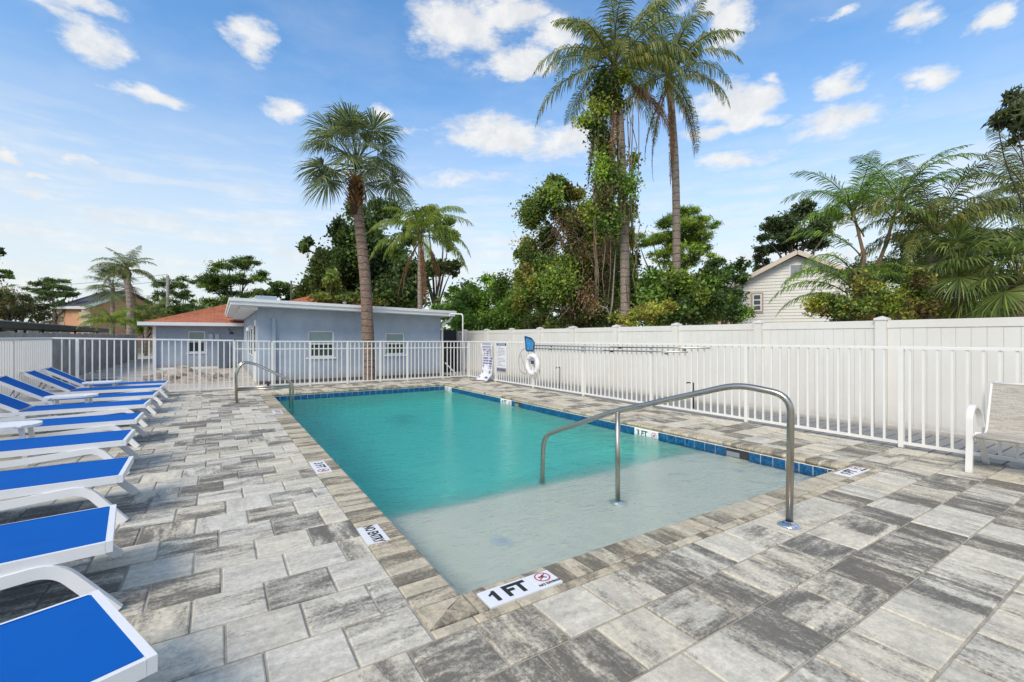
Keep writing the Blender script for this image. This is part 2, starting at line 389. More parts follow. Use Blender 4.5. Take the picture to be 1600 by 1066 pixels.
def m_water():
    m = bpy.data.materials.new('pool_water'); m.use_nodes = True; t = NT(m.node_tree); t.n.clear()
    pos = t.node('ShaderNodeNewGeometry').outputs['Position']
    p = t.vmath('MULTIPLY', pos, (1., 1.25, 1.))
    n1 = t.noise(p, 3.4, 3, .5, .8); n2 = t.noise(t.vmath('MULTIPLY', p, (.8, 1.5, 1.)), 13., 4, .6, 1.2)
    h = t.math('ADD', n1, t.math('MULTIPLY', n2, .42))
    bn = t.node('ShaderNodeBump'); bn.inputs['Strength'].default_value = .55; bn.inputs['Distance'].default_value = .06
    t.put(bn.inputs['Height'], h)
    fr = t.node('ShaderNodeFresnel'); fr.inputs[0].default_value = 1.33; t.l.new(bn.outputs[0], fr.inputs['Normal'])
    gl = t.node('ShaderNodeBsdfGlossy'); gl.inputs['Roughness'].default_value = .02; t.l.new(bn.outputs[0], gl.inputs['Normal'])
    tp = t.node('ShaderNodeBsdfRefraction'); tp.inputs['IOR'].default_value = 1.33; tp.inputs['Roughness'].default_value = 0.; t.l.new(bn.outputs[0], tp.inputs['Normal'])
    mx = t.node('ShaderNodeMixShader'); t.put(mx.inputs[0], fr.outputs[0]); t.l.new(tp.outputs[0], mx.inputs[1]); t.l.new(gl.outputs[0], mx.inputs[2])
    ab = t.node('ShaderNodeVolumeAbsorption'); ab.inputs['Color'].default_value = (.010, .972, .980, 1); ab.inputs['Density'].default_value = .68
    o = t.node('ShaderNodeOutputMaterial'); t.l.new(mx.outputs[0], o.inputs[0]); t.l.new(ab.outputs[0], o.inputs[1]); return m
WATER = m_water()

# ---------------------------------------------------------------- ground, deck, pool
PX0, PX1, PY0, PY1 = 1.06, 5.49, 2.18, 12.24          # pool opening
OX0, OX1, OY0, OY1 = .82, 5.73, 1.92, 12.48           # outside of the coping
def ring(mb, X0, X1, Y0, Y1, x0, x1, y0, y1, z):
    for a, b, c, d in ((X0, x0, Y0, Y1), (x1, X1, Y0, Y1), (x0, x1, Y0, y0), (x0, x1, y1, Y1)):
        mb.add([(a, c, z), (b, c, z), (b, d, z), (a, d, z)], [(0, 1, 2, 3)])
g = MB(); ring(g, -2500, 2500, -2500, 2500, .9, 5.65, 2.02, 12.4, -.10)
g.build('ground', GROUND, kind='structure')
deck = MB()
DX0, DX1, DY0, DY1 = -3.3, 7.02, -2.56, 14.08
for a, b, c, d in ((DX0, OX0+.05, DY0, DY1), (OX1-.05, DX1, DY0, DY1), (OX0+.05, OX1-.05, DY0, OY0+.05), (OX0+.05, OX1-.05, OY1-.05, DY1)):
    deck.box(a, b, c, d, -.14, -.009)
deck = deck.build('pool_deck', SAND, kind='structure')

def paver(mb, x0, x1, y0, y1, tint, top, ch=.006, tilt=0.):
    dz = [random.uniform(-tilt, tilt) for _ in range(4)]
    vs = [(x0, y0, -.05), (x1, y0, -.05), (x1, y1, -.05), (x0, y1, -.05)]
    vs += [(x0, y0, top-ch*.8), (x1, y0, top-ch*.8), (x1, y1, top-ch*.8), (x0, y1, top-ch*.8)]
    vs += [(x0+ch, y0+ch, top+dz[0]), (x1-ch, y0+ch, top+dz[1]), (x1-ch, y1-ch, top+dz[2]), (x0+ch, y1-ch, top+dz[3])]
    fs = [(8, 9, 10, 11)]
    for r in (0, 4):
        for i in range(4): j = (i+1) % 4; fs.append((r+i, r+j, r+4+j, r+4+i))
    mb.add(vs, fs, tint)
cells = []
PW, PH = .325, .32
k0 = -14
for k in range(k0, 38):
    y0 = OY0+k*PH; y1 = min(y0+PH, DY1)
    if y0 >= DY1-.04: break
    x = DX0-.9+(0 if k % 2 else PW/2)+((k*37) % 5-2)*.012
    segs = [(DX0, DX1)]
    if y0 > OY0-.01 and y1 < OY1+.02: segs = [(DX0, OX0), (OX1, DX1)]
    while x < DX1:
        for a, b in segs:
            u, v = max(a, x), min(b, x+PW)
            if v-u > .03: cells.append((u, v, y0, y1))
        x += PW
def seen(c):
    x, y = (c[0]+c[1])/2, (c[2]+c[3])/2
    d = x*sinA+y*cosA; r = x*cosA-y*sinA
    if d < .8: return 0.
    px = 800+FPX*r/d; py = HY+FPX*CAM_Z/d
    if px < -40 or px > 1640 or py > 1110: return 0.
    return (c[1]-c[0])*(c[3]-c[2])/d**3
cells.sort(key=seen, reverse=True)
rest = MB(); gj = .0055
for i, (x0, x1, y0, y1) in enumerate(cells):
    s, s2 = random.random(), random.random()
    left = x1 < .9 and y0 > 1.7
    dr = (0. if random.random() < .9 else 1.) if left else (1. if random.random() < .85 else 0.)
    if left: s2 = s2*1.12-.13; s = s*.7
    else: s2 = .0+s2*1.1; s = .3+s*.7
    if i < 300:
        cx, cy = (x0+x1)/2, (y0+y1)/2; m = MB()
        paver(m, x0-cx+gj, x1-cx-gj, y0-cy+gj, y1-cy-gj, (s, s2, dr), random.uniform(-.0018, .0018), tilt=.0012)
        m.build('paver', PAVER, deck, (cx, cy, 0))
    else:
        paver(rest, x0+gj, x1-gj, y0+gj, y1-gj, (s, s2, dr), random.uniform(-.0018, .0018), tilt=.001)
rest.build('far_paver', PAVER, deck, kind='stuff')

# pool shell
pool = MB()
z_w = -.155
def quad(mb, *p, tint=None): mb.add(list(p), [tuple(range(len(p)))], tint)
YS = 3.78     # end of the sun shelf
ZS, ZD0, ZD1 = -.245, -1.20, -1.80
q = pool
quad(q, (PX0, PY0, ZS), (PX1, PY0, ZS), (PX1, YS, ZS), (PX0, YS, ZS))
sl = [(YS, ZS), (YS+.10, ZS-.03), (YS+.35, ZS-.22), (YS+.75, ZS-.58), (YS+1.1, ZD0+.04), (YS+1.3, ZD0), (PY1, ZD1)]
for (ya, za), (yb, zb) in zip(sl[:-1], sl[1:]): quad(q, (PX0, ya, za), (PX1, ya, za), (PX1, yb, zb), (PX0, yb, zb))
e = .03
for (a, b) in (((PX0, PY0), (PX1, PY0)), ((PX1, PY0), (PX1, PY1)), ((PX1, PY1), (PX0, PY1)), ((PX0, PY1), (PX0, PY0))):
    quad(q, (a[0], a[1], -1.9), (b[0], b[1], -1.9), (b[0], b[1], -.055), (a[0], a[1], -.055))
pool = pool.build('swimming_pool', PLASTER, kind='structure')
# a step nosing along the shelf and bench lines
mb = MB(); mb.box(PX0-.012, PX1+.012, PY0-.012, PY1+.012, -1.92, z_w)
wobj = mb.build('pool_water', WATER, kind='structure')

def cope(x0, x1, y0, y1, axis, side):
    """bull-nosed brick; its nose hangs over the water on `side` of `axis`"""
    m = MB(); cx, cy = (x0+x1)/2, (y0+y1)/2
    n_ = 5; prof = []
    L = (x1-x0 if axis == 'x' else y1-y0); Wd = (y1-y0 if axis == 'x' else x1-x0)
    h = .058; r = .022
    prof = [(-L/2, -h), (-L/2, -.004), (-L/2+.004, 0)]
    for i in range(n_+1):
        a = math.pi/2-math.pi*i/n_; prof.append((L/2-r+r*math.cos(a), -r+r*math.sin(a)))
    prof.append((L/2-r, -h))
    top = random.uniform(-.001, .0015)
    w = Wd/2-.003; vs = []
    for sgn in (-1, 1):
        for (u, z) in prof:
            vs.append((u*side, sgn*w, z+top) if axis == 'x' else (sgn*w, u*side, z+top))
    m_ = len(prof)
    fs = [tuple(range(m_)), tuple(range(m_, 2*m_))[::-1]]+[(i, (i+1) % m_, m_+(i+1) % m_, m_+i) for i in range(m_)]
    m.add(vs, fs, (random.random(), .08+.92*random.random(), 0. if axis == 'x' else 1.))
    m.build('coping_brick', COPE, pool, (cx, cy, 0))
bw = .125
y = PY0
marks_left = [(3.015, 3.315), (4.865, 5.335), (9.015, 9.485)]
def split(a, b, at_):
    e = [a]+[v for v in at_ if a+.004 < v < b-.004]+[b]
    return list(zip(e[:-1], e[1:]))
def cut(a, b, holes):
    for h0, h1 in holes:
        if a >= h0-1e-6 and b <= h1+1e-6: return []
        if a < h0 < b: return [(a, h0)]
        if a < h1 < b: return [(h1, b)]
    return [(a, b)]
while y < OY1-.01:
    for a, b in split(y, min(y+bw, OY1), [v for h in marks_left for v in h]):
        inm = any(a < h1-.001 and b > h0+.001 for h0, h1 in marks_left)
        if inm: cope(PX0-.095, PX0+.015, a, b, 'x', 1)
        else: cope(OX0, PX0+.015, a, b, 'x', 1)
    y += bw
y = PY0
while y < OY1-.01:
    cope(PX1-.015, OX1, y, min(y+bw, OY1), 'x', -1); y += bw
x = PX0+.018
while x < PX1-.02:
    b = min(x+bw, PX1-.018)
    for u, v in split(x, b, (1.14, 1.60, 5.14, 5.58)):
        if (u > 1.135 and v < 1.605) or (u > 5.135 and v < 5.585): cope(u, v, PY0-.045, PY0+.015, 'y', 1)
        else: cope(u, v, 1.99, PY0+.015, 'y', 1)
    cope(x, b, PY1-.015, OY1, 'y', -1)
    x += bw
# corner pieces and the narrow soldier strip beyond the near coping
def flat_piece(name, x0, x1, y0, y1, m_=None, par=None):
    m = MB(); cx, cy = (x0+x1)/2, (y0+y1)/2
    paver(m, x0-cx+.003, x1-cx-.003, y0-cy+.003, y1-cy-.003, (random.random(), random.random(), 1.), random.uniform(-.001, .001))
    return m.build(name, m_ or COPE, par or pool, (cx, cy, 0))
def poly_piece(pts, par=None):
    m = MB(); cx = sum(p[0] for p in pts)/len(pts); cy = sum(p[1] for p in pts)/len(pts); k = len(pts)
    pp = [(p[0]-cx-(.003 if p[0] > cx else -.003), p[1]-cy-(.003 if p[1] > cy else -.003)) for p in pts]
    m.add([(p[0], p[1], -.05) for p in pp]+[(p[0], p[1], 0.) for p in pp], [tuple(range(k, 2*k))]+[(i, (i+1) % k, k+(i+1) % k, k+i) for i in range(k)], (random.random(), .3+.7*random.random(), 1.))
    m.build('corner_brick', COPE, pool, (cx, cy, 0))
poly_piece([(OX0, 1.99), (.96, 2.10), (OX0, PY0)]); poly_piece([(OX0, 1.99), (1.075, 1.99), (.96, 2.10)])
poly_piece([(.96, 2.10), (1.075, 1.99), (1.075, PY0)]); poly_piece([(OX0, PY0), (.96, 2.10), (1.075, PY0)])
flat_piece('corner_brick', PX1-.02, OX1, 2.10, PY0); flat_piece('corner_brick', 5.61, OX1, 1.99, 2.10)
x = OX0
while x < OX1-.02:
    b = min(x+.21+random.random()*.05, OX1); flat_piece('edge_strip', x, b, 1.92, 1.988); x = b

# waterline tiles
def tile_at(axis, u0, u1, fixed):
    m = MB(); g_ = .004; cu = (u0+u1)/2
    if axis == 'y': m.box(-.008, .004, u0-cu+g_, u1-cu-g_, -.26, -.062, .003); loc = (fixed, cu, 0)
    else: m.box(u0-cu+g_, u1-cu-g_, -.008, .004, -.26, -.062, .003); loc = (cu, fixed, 0)
    m.build('waterline_tile', TILE, pool, loc)
tw = .152
wall_marks = [(4.58, 5.04), (8.63, 9.09), (11.75, 12.2)]
sk = [(3.20, 3.50), (8.22, 8.50)]
edge = PY0+.01
for h0, h1 in sorted(wall_marks+sk)+[(PY1, PY1)]:
    k_ = max(1, round((h0-edge)/tw)); w_ = (h0-edge)/k_
    if h0-edge > .02:
        for i in range(k_): tile_at('y', edge+w_*i, edge+w_*(i+1), PX1)
    edge = h1
x = PX0+.02
while x+tw < PX1: tile_at('x', x, x+tw, PY1); tile_at('x', x, x+tw, PY0+.004); x += tw
y = PY0+.01
while y+tw < PY1+.01: tile_at('y', y, y+tw, PX0+.004); y += tw
for a, b in sk:
    m = MB(); m.box(PX1-.006, PX1+.006, a, b, -.2, -.062); o = m.build('skimmer_mouth', DARK, pool)
    m = MB(); m.box(PX1-.012, PX1-.007, a+.12, b-.01, -.17, -.10); m.build('skimmer_flap', GALV, o)
for sx, sy in ((1.73, 2.87), (4.95, 2.96)):
    m = MB(); m.disc((0, 0), .085, 0, .018, 20); o = m.build('floor_inlet', MARK, pool, (sx+.06, sy+.1, ZS))
    m = MB(); m.disc((0, 0), .05, .0185, .028, 16); m.build('inlet_grate', PAPER, o)
m = MB(); m.box(-.18, .18, -.18, .18, 0, .03, .01); m.build('main_drain', DARK, pool, (3.4, 9.8, -1.60))

# depth markers and lettering
def text_mesh(body, size, m, bold=0.0, sx=1.):
    cu = bpy.data.curves.new('lettering', 'FONT'); cu.body = body; cu.size = size; cu.align_x = 'CENTER'; cu.align_y = 'CENTER'
    cu.extrude = .0006; cu.offset = bold; cu.resolution_u = 3
    o = bpy.data.objects.new('lettering', cu); C.objects.link(o)
    me = bpy.data.meshes.new_from_object(o.evaluated_get(bpy.context.evaluated_depsgraph_get()))
    bpy.data.objects.remove(o); bpy.data.curves.remove(cu)
    if sx != 1.:
        for v in me.vertices: v.co.x *= sx
    me.materials.clear(); me.materials.append(m); me.name = 'lettering'; return me
def frame(right, up):
    r, u = Vector(right), Vector(up); n_ = r.cross(u)
    return Matrix((r, u, n_)).transposed().to_4x4()
def marker(par, cx, cy, cz, L, Hh, right, up, body=None, size=.1, tx=0., diving=None, words=None, tiles=1, bold=.003, sx=1.):
    F = Matrix.Translation((cx, cy, cz)) @ frame(right, up)
    m = MB()
    for i in range(tiles):
        a = -L/2+L*i/tiles; m.box(a+.0015, a+L/tiles-.0015, -Hh/2, Hh/2, -.02, .0, .001)
    o = m.build('depth_marker', MARK, par); o.matrix_basis = F
    if body:
        if body == '1 FT':
            k = size*.36; m = MB(); w1 = k*.30
            m.add([(-w1*.1, -k, 0), (w1*1.6, -k, 0), (w1*1.6, k, 0), (w1*.3, k, 0), (-w1*.1, k*.72, 0), (-w1*1.5, k*.48, 0), (-w1*1.5, k*.12, 0), (-w1*.1, k*.36, 0)], [(0, 1, 2, 3, 4, 7), (4, 5, 6, 7)])
            m.build('digit', BLACK, o, (tx-size*.68, 0, .0018)); body = 'FT'; tx += size*.34; bold = .0055
        t = link('lettering', text_mesh(body, size, BLACK, bold, sx), o, (tx, 0, .0012))
    if diving is not None:
        dx, dy, r = diving; m = MB(); n_ = 28
        for (ro, ri) in ((r, r*.84),):
            vs = [(ro*math.cos(2*math.pi*i/n_), ro*math.sin(2*math.pi*i/n_), .0) for i in range(n_)]+[(ri*math.cos(2*math.pi*i/n_), ri*math.sin(2*math.pi*i/n_), .0) for i in range(n_)]
            m.add(vs, [(i, (i+1) % n_, n_+(i+1) % n_, n_+i) for i in range(n_)])
        for s_ in (1, -1):
            dd = Vector((math.cos(rad(40*s_)), math.sin(rad(40*s_)), 0))*r*.86; nn = Vector((-dd.y, dd.x, 0)).normalized()*r*.06
            if s_ == 1: m.add([tuple(-dd-nn), tuple(dd-nn), tuple(dd+nn), tuple(-dd+nn)], [(0, 1, 2, 3)])
        m.build('prohibition_ring', RED, o, (dx, dy, .0016))
        m = MB()
        for (a, b, w) in (((-.5, .1), (.05, .12), .13), ((.0, .15), (.45, -.35), .1), ((.0, .05), (.3, .45), .08), ((-.45, -.3), (.1, -.05), .07)):
            A, B = Vector((*a, 0))*r, Vector((*b, 0))*r; nn = (B-A).normalized(); nn = Vector((-nn.y, nn.x, 0))*r*w
            m.add([tuple(A-nn), tuple(B-nn), tuple(B+nn), tuple(A+nn)], [(0, 1, 2, 3)])
        m.disc((.18*r, .32*r), .12*r, -.0001, 0., 10)
        m.build('diver_symbol', BLACK, o, (dx, dy, .0010))
    if words: link('lettering', text_mesh(words[0], words[1], BLACK, .0008), o, (words[2], words[3], .0012))
    return o
marker(pool, 1.37, 2.062, .0055, .46, .148, (1, 0, 0), (0, 1, 0), '1 FT', .135, -.075, (.158, .022, .046), ('NO DIVING', .026, .158, -.047), tiles=3)
marker(pool, 5.36, 2.062, .0055, .44, .148, (1, 0, 0), (0, 1, 0), '1 FT', .125, -.07, (.15, .022, .046), ('NO DIVING', .026, .15, -.047), tiles=3)
marker(pool, .89, 3.165, .0055, .30, .145, (0, -1, 0), (1, 0, 0), 'NO ENTRY', .098, 0., bold=.002, sx=.62)
marker(pool, .89, 5.10, .0055, .47, .145, (0, -1, 0), (1, 0, 0), '3 FT', .12, -.06, (.155, .0, .055), tiles=3)
marker(pool, .89, 9.25, .0055, .47, .145, (0, -1, 0), (1, 0, 0), '4 FT', .12, -.06, (.155, .0, .055), tiles=3)
for (a, b), s_ in zip(wall_marks, ('3 FT', '4 FT', '5 FT')):
    marker(pool, PX1-.012, (a+b)/2, -.128, b-a, .128, (0, -1, 0), (0, 0, 1), s_, .115, -.075, (.155, 0., .05), tiles=3)
# skimmer lid on the deck beside the right coping
m = MB(); m.box(-.16, .16, -.16, .16, -.01, .006, .003, tint=(.1, .0, 0)); m.build('skimmer_lid', PAVER, deck, (5.98, 3.34, 0))

# plank walk and soil between the two right-hand fences
wk = MB(); wk.box(7.02, 8.34, -2.5, 16.6, -.14, -.05); wk = wk.build('plank_walk', GAP, kind='structure')
y = -2.4
pl = MB(); pl.box(-.65, .65, -.0675, .0675, -.03, -.004, .003); plm = pl.mesh('plank', PLANK)
while y < 16.4:
    link('plank', plm, wk, (7.69+random.uniform(-.004, .004), y, random.uniform(-.002, .002))); y += .152

# ---------------------------------------------------------------- railings
picket_m = {}
def railing(name, label, p0, p1, posts, pitch, h0, h1, zb=.06, mid=None, pd=.009, start=0.):
    """white metal railing from p0 to p1; posts = distances along it"""
    p0, p1 = Vector((*p0, 0)), Vector((*p1, 0)); L = (p1-p0).length; ang = math.atan2(p1.y-p0.y, p1.x-p0.x)
    o = thing(name, label, 'railing', p0, ang)
    hh = lambda u: h0+(h1-h0)*u/L
    m = MB(); m.sweep([(0, 0, h0), (L, 0, h1)], [(-.021, -.017), (.021, -.017), (.021, .011), (.013, .017), (-.013, .017), (-.021, .011)], up=(0, 0, 1)); m.build('top_rail', WHITE, o)
    m = MB(); m.bar([(0, 0, zb), (L, 0, zb)], .032, .034); m.build('bottom_rail', WHITE, o)
    if mid: m = MB(); m.bar([(0, 0, h0-mid), (L, 0, h1-mid)], .028, .028); m.build('middle_rail', WHITE, o)
    for u in posts:
        m = MB(); m.box(-.026, .026, -.026, .026, 0, hh(u)-.018, .003); 
        m.build('post', WHITE, o, (u, 0, 0))
    u = start or pitch/2
    while u < L:
        if min([abs(u-v) for v in posts] or [9]) > .045:
            hk = round(hh(u)-.016, 2)
            if (hk, pd) not in picket_m:
                m = MB(); m.box(-.0125, .0125, -pd, pd, zb-.01, hk, .002); picket_m[hk, pd] = m.mesh('picket', WHITE)
            link('picket', picket_m[hk, pd], o, (u, 0, 0))
        u += pitch
    return o
RX = 7.05; BY = 13.75; LX = -3.06
railing('railing', 'white metal railing on the right side of the pool, with the signs and life ring', (RX, BY), (RX, -1.4), [.0, 1.78, 3.75, 5.74, 7.7, 9.6, 11.56, 13.5], .127, 1.205, 1.225, start=.085)
railing('railing', 'white two-rail railing behind the far end of the pool, right of the gate', (1.2, BY), (RX, BY), [.0, .93, 1.93, 2.88, 3.72, 4.9], .122, 1.235, 1.205, mid=.20)
railing('railing', 'white railing with one top rail, beyond the loungers at the left of the gate', (LX, BY), (.33, BY), [.42, 1.78, 2.66, 3.39], .125, 1.33, 1.265, start=.17)
railing('railing', 'pale left railing running close behind the lounger backrests', (LX, -1.), (LX, BY), [.5, 2.5, 4.5, 6.5, 8.5, 10.5, 12.5, 14.7], .115, 1.30, 1.33, pd=.014)
gt = thing('gate', 'white metal railing gate between the grab rails and the blue building', 'gate', (.36, BY, 0))
m = MB(); m.bar([(0, 0, 1.26), (.8, 0, 1.24)], .04, .034); m.bar([(0, 0, 1.05), (.8, 0, 1.04)], .028, .028); m.bar([(0, 0, .07), (.8, 0, .07)], .03, .034); m.build('gate_frame', WHITE, gt)
for i in range(7):
    m = MB(); m.box(-.0125, .0125, -.009, .009, .06, 1.24, .002); m.build('picket', WHITE, gt, (.04+i*.12, 0, 0))
m = MB(); m.box(-.03, .03, -.05, -.02, 0., .16, .005); m.build('latch', DARK, gt, (.74, 0, .02))

# ---------------------------------------------------------------- vinyl privacy fence
VX = 8.4
vf = thing('privacy_fence', 'cream vinyl privacy fence with capped posts behind the right railing', 'fence', (VX, 0, 0))
posts = [18.48, 16.7, 14.93, 13.19, 11.56, 9.97, 8.31, 6.52, 4.70, 2.84, 1.05, -.75]
for yy in posts:
    m = MB(); m.box(-.07, .07, -.07, .07, -.1, 1.635, .006); o = m.build('post', VINYL, vf, (0, yy, 0))
    m = MB(); m.box(-.082, .082, -.082, .082, 1.60, 1.635, .004)
    m.add([(-.078, -.078, 1.635), (.078, -.078, 1.635), (.078, .078, 1.635), (-.078, .078, 1.635), (0, 0, 1.668)], [(0, 1, 4), (1, 2, 4), (2, 3, 4), (3, 0, 4)])
    m.build('post_cap', VINYL, o)
bm_ = MB(); bm_.box(-.011, .011, -.0725, .0725, -.08, 1.50, .004); bdm = bm_.mesh('board', VINYL)
for a, b in zip(posts[1:], posts[:-1]):
    for nm, z0, z1 in (('top_rail', 1.485, 1.60), ('bottom_rail', -.05, .055)):
        m = MB(); m.box(-.022, .022, a+.07, b-.07, z0, z1, .004); m.build(nm, VINYL, vf)
    n_ = max(1, round((b-a-.14)/.148)); w_ = (b-a-.14)/n_
    for i in range(n_):
        o = link('board', bdm, vf, (random.uniform(-.0012, .0012), a+.07+w_*(i+.5), 0)); o.scale[1] = (w_-.003)/.145

# ---------------------------------------------------------------- loungers
LG = 'blue and white sun loungers lined up beside the pool'
def make_lounger():
    r = thing('sun_lounger', 'x', 'sun lounger', (0, 0, 0), 0, LG)
    W2 = .325; zt = .335
    m = MB()
    for s in (1, -1):    # side rails with rounded lower beam running into the splayed front legs
        y_ = s*(W2-.014)
        m.bar([(-2.02, y_, zt-.05), (-1.45, y_, zt-.035), (-.9, y_, zt-.032), (-.015, y_, zt-.029)], .028, .054, scales=None)
    m.bar([(0, -W2, zt-.028), (0, W2, zt-.028)], .028, .055); m.bar([(-1.36, -W2, zt-.06), (-1.36, W2, zt-.06)], .04, .04); m.bar([(-2.0, -W2, zt-.07), (-2.0, W2, zt-.07)], .04, .04)
    m.bar([(-.45, -W2, zt-.075), (-.45, W2, zt-.075)], .03, .03)
    m.build('frame', RESIN, r)
    for s in (1, -1):
        y_ = s*(W2-.005)
        pts = smooth_path([(-1.32, y_, zt-.13), (-.75, y_, zt-.115), (-.19, y_+s*.004, zt-.068), (.03, y_+s*.055, 0)], .09, 7)
        m = MB(); m.sweep(pts, [(-.02, -.032), (.02, -.032), (.02, .032), (-.02, .032)], up=(0, 0, 1), scales=[1.]*len(pts)) if False else m.bar(pts, .034, .056, up=(.35, 0, 1))
        m.build('front_leg', RESIN, r)
        pts = smooth_path([(-1.28, y_, zt-.09), (-1.55, y_, zt-.10), (-1.78, y_, 0)], .08, 5)
        m = MB(); m.bar(pts, .036, .058, up=(-.35, 0, 1)); m.build('rear_leg', RESIN, r)
    m = MB(); n_ = 10; w = W2-.024
    vs = []; 
    for i in range(n_+1):
        x = -.012-1.33*i/n_
        for j in range(5):
            yy = -w+2*w*j/4; sag = .012*(1-(yy/w)**2)*math.sin(math.pi*min(1, i/n_*1.0))
            vs.append((x, yy, zt-.001-sag))
    m.add(vs, [(i*5+j, (i+1)*5+j, (i+1)*5+j+1, i*5+j+1) for i in range(n_) for j in range(4)], None, True)
    for s in (-1, 1): m.box(-1.34, -.02, s*w-.003, s*w+.003, zt-.006, zt+.001)
    m.build('seat_sling', SLING, r)
    # reclined back
    a = rad(31); ca, sa = math.cos(a), math.sin(a); hx, hz = -1.36, zt-.01; Lb = .74
    m = MB()
    for s in (1, -1): m.bar([(hx, s*(W2-.045), hz), (hx-Lb*ca, s*(W2-.045), hz+Lb*sa)], .036, .045, up=(0, 0, 1))
    m.bar([(hx-Lb*ca, -W2+.025, hz+Lb*sa), (hx-Lb*ca, W2-.025, hz+Lb*sa)], .045, .04)
    bf = m.build('backrest_frame', RESIN, r)
    m = MB(); w2 = W2-.062; vs = []
    for i in range(7):
        u = Lb*(.02+.94*i/6)
        for j in range(5):
            yy = -w2+2*w2*j/4; sg = .012*(1-(yy/w2)**2); vs.append((hx-u*ca, yy, hz+u*sa+.023-sg))
    m.add(vs, [(i*5+j, (i+1)*5+j, (i+1)*5+j+1, i*5+j+1) for i in range(6) for j in range(4)], None, True)
    m.build('back_sling', SLING, bf)
    m = MB(); m.tube([(hx-Lb*.6*ca, -.2, hz+Lb*.6*sa-.02), (-1.9, -.2, zt-.07)], .009, 8); m.tube([(hx-Lb*.6*ca, .2, hz+Lb*.6*sa-.02), (-1.9, .2, zt-.07)], .009, 8)
    m.tube([(-1.9, -.2, zt-.07), (-1.9, .2, zt-.07)], .009, 8); m.build('recline_strut', GALV, r)
    return r
lg = make_lounger()
spots = [(-.30, 2.15, 22, 'nearest sun lounger, its blue foot end filling the bottom left corner'),
         (-.50, 3.33, 7, 'second sun lounger from the camera, blue sling and one curved white leg on dark pavers'),
         (-.62, 4.73, 1.5, 'third sun lounger from the camera, bare of any side table'),
         (-.79, 6.21, .5, 'fourth blue sun lounger, on the camera side of the nearest side table'),
         (-.87, 7.62, 0, 'fifth blue sun lounger, just beyond the nearest side table'),
         (-.95, 9.20, -.5, 'sixth blue sun lounger, on the camera side of the middle side table'),
         (-.97, 10.55, 0, 'seventh blue sun lounger, its seat behind the middle side table'),
         (-1.0, 12.02, -.5, 'eighth blue sun lounger, last but one before the far railing'),
         (-1.0, 13.12, .5, 'farthest blue sun lounger, against the far railing')]
for i, (x, y, a, lab) in enumerate(spots):
    if i == 0: lg.location = (x, y, 0); lg.rotation_euler[2] = rad(a); lg['label'] = lab
    else: copy_tree(lg, (x, y, 0), rad(a), lab)
def make_table():
    r = thing('side_table', 'x', 'side table', (0, 0, 0), 0, 'white side tables between the loungers')
    zt = .43; n_ = 7
    for i in range(n_):
        y0 = -.21+.06*i; yc = y0+.03; hw = .30*math.sqrt(max(.05, 1-(abs(yc)/.235)**2.6))
        m = MB(); m.box(-hw, hw, y0+.003, y0+.057, zt-.016, zt, .003); m.build('slat', RESIN, r)
    m = MB(); ring_ = [(.305*math.copysign(abs(math.cos(t))**.8, math.cos(t)), .222*math.copysign(abs(math.sin(t))**.8, math.sin(t)), zt-.012) for t in [2*math.pi*i/28 for i in range(28)]]
    m.sweep(ring_, [(-.009, -.014), (.009, -.014), (.009, .014), (-.009, .014)], closed=True, up=(0, 0, 1)); m.box(-.2, .2, -.02, .02, zt-.036, zt-.017); m.build('rim', RESIN, r)
    for sx in (1, -1):
        for sy in (1, -1):
            m = MB(); m.bar([(sx*.19, sy*.13, zt-.02), (sx*.235, sy*.16, 0)], .04, .026, up=(0, 1, 0)); m.build('leg', RESIN, r)
    return r
tb = make_table()
for i, (x, y, lab) in enumerate([(-1.93, 6.93, 'nearest white slatted side table, cut by the left edge of the photo'), (-1.96, 9.88, 'middle white oval side table, between the sixth and seventh loungers'), (-2.03, 12.57, 'farthest small white side table, near the far railing')]):
    if i == 0: tb.location = (x, y, 0); tb['label'] = lab
    else: copy_tree(tb, (x, y, 0), 0, lab)

# ---------------------------------------------------------------- handrails
hr = thing('pool_handrail', 'long brushed steel handrail rising from the deck and sloping into the shallow water', 'handrail', (3.46, 1.72, 0), 0)
dv = Vector((-.54, 2.28, 0)); L_ = dv.length; dv.normalize()
def hp(s, z): return tuple(dv*(s*L_)+Vector((0, 0, z)))
pts = [hp(0, 0), hp(0, .965), hp(.17, .985), hp(.34, .86), hp(.62, .655), hp(1.0, .285), hp(1.0, ZD0+.5)]
path = smooth_path(pts[:2]+[hp(.0, .965)][:0]+pts[2:], .17, 8) if False else smooth_path([hp(0, 0), hp(-.005, .93), hp(.15, .985), hp(.31, .87), hp(.62, .65), hp(.985, .30), hp(1.0, -.5)], .13, 7)
m = MB(); m.tube(path, .0245, 16); m.build('rail', STEEL, hr)
m = MB(); m.tube([hp(.60, .655), hp(.60, ZS)], .0225, 14); m.build('support_post', STEEL, hr)
for s, z in ((0, 0.), (.60, ZS)):
    m = MB(); n_ = 24
    prof = [(.078, 0), (.076, .006), (.05, .016), (.030, .026), (.027, .028)]
    vs = [(r*math.cos(2*math.pi*i/n_), r*math.sin(2*math.pi*i/n_), zz) for r, zz in prof for i in range(n_)]
    m.add(vs, [(k*n_+i, k*n_+(i+1) % n_, (k+1)*n_+(i+1) % n_, (k+1)*n_+i) for k in range(4) for i in range(n_)], None, True)
    m.build('escutcheon', CHROME, hr, hp(s, z+.002))
gg = 'steel grab rails at the far left corner of the pool'
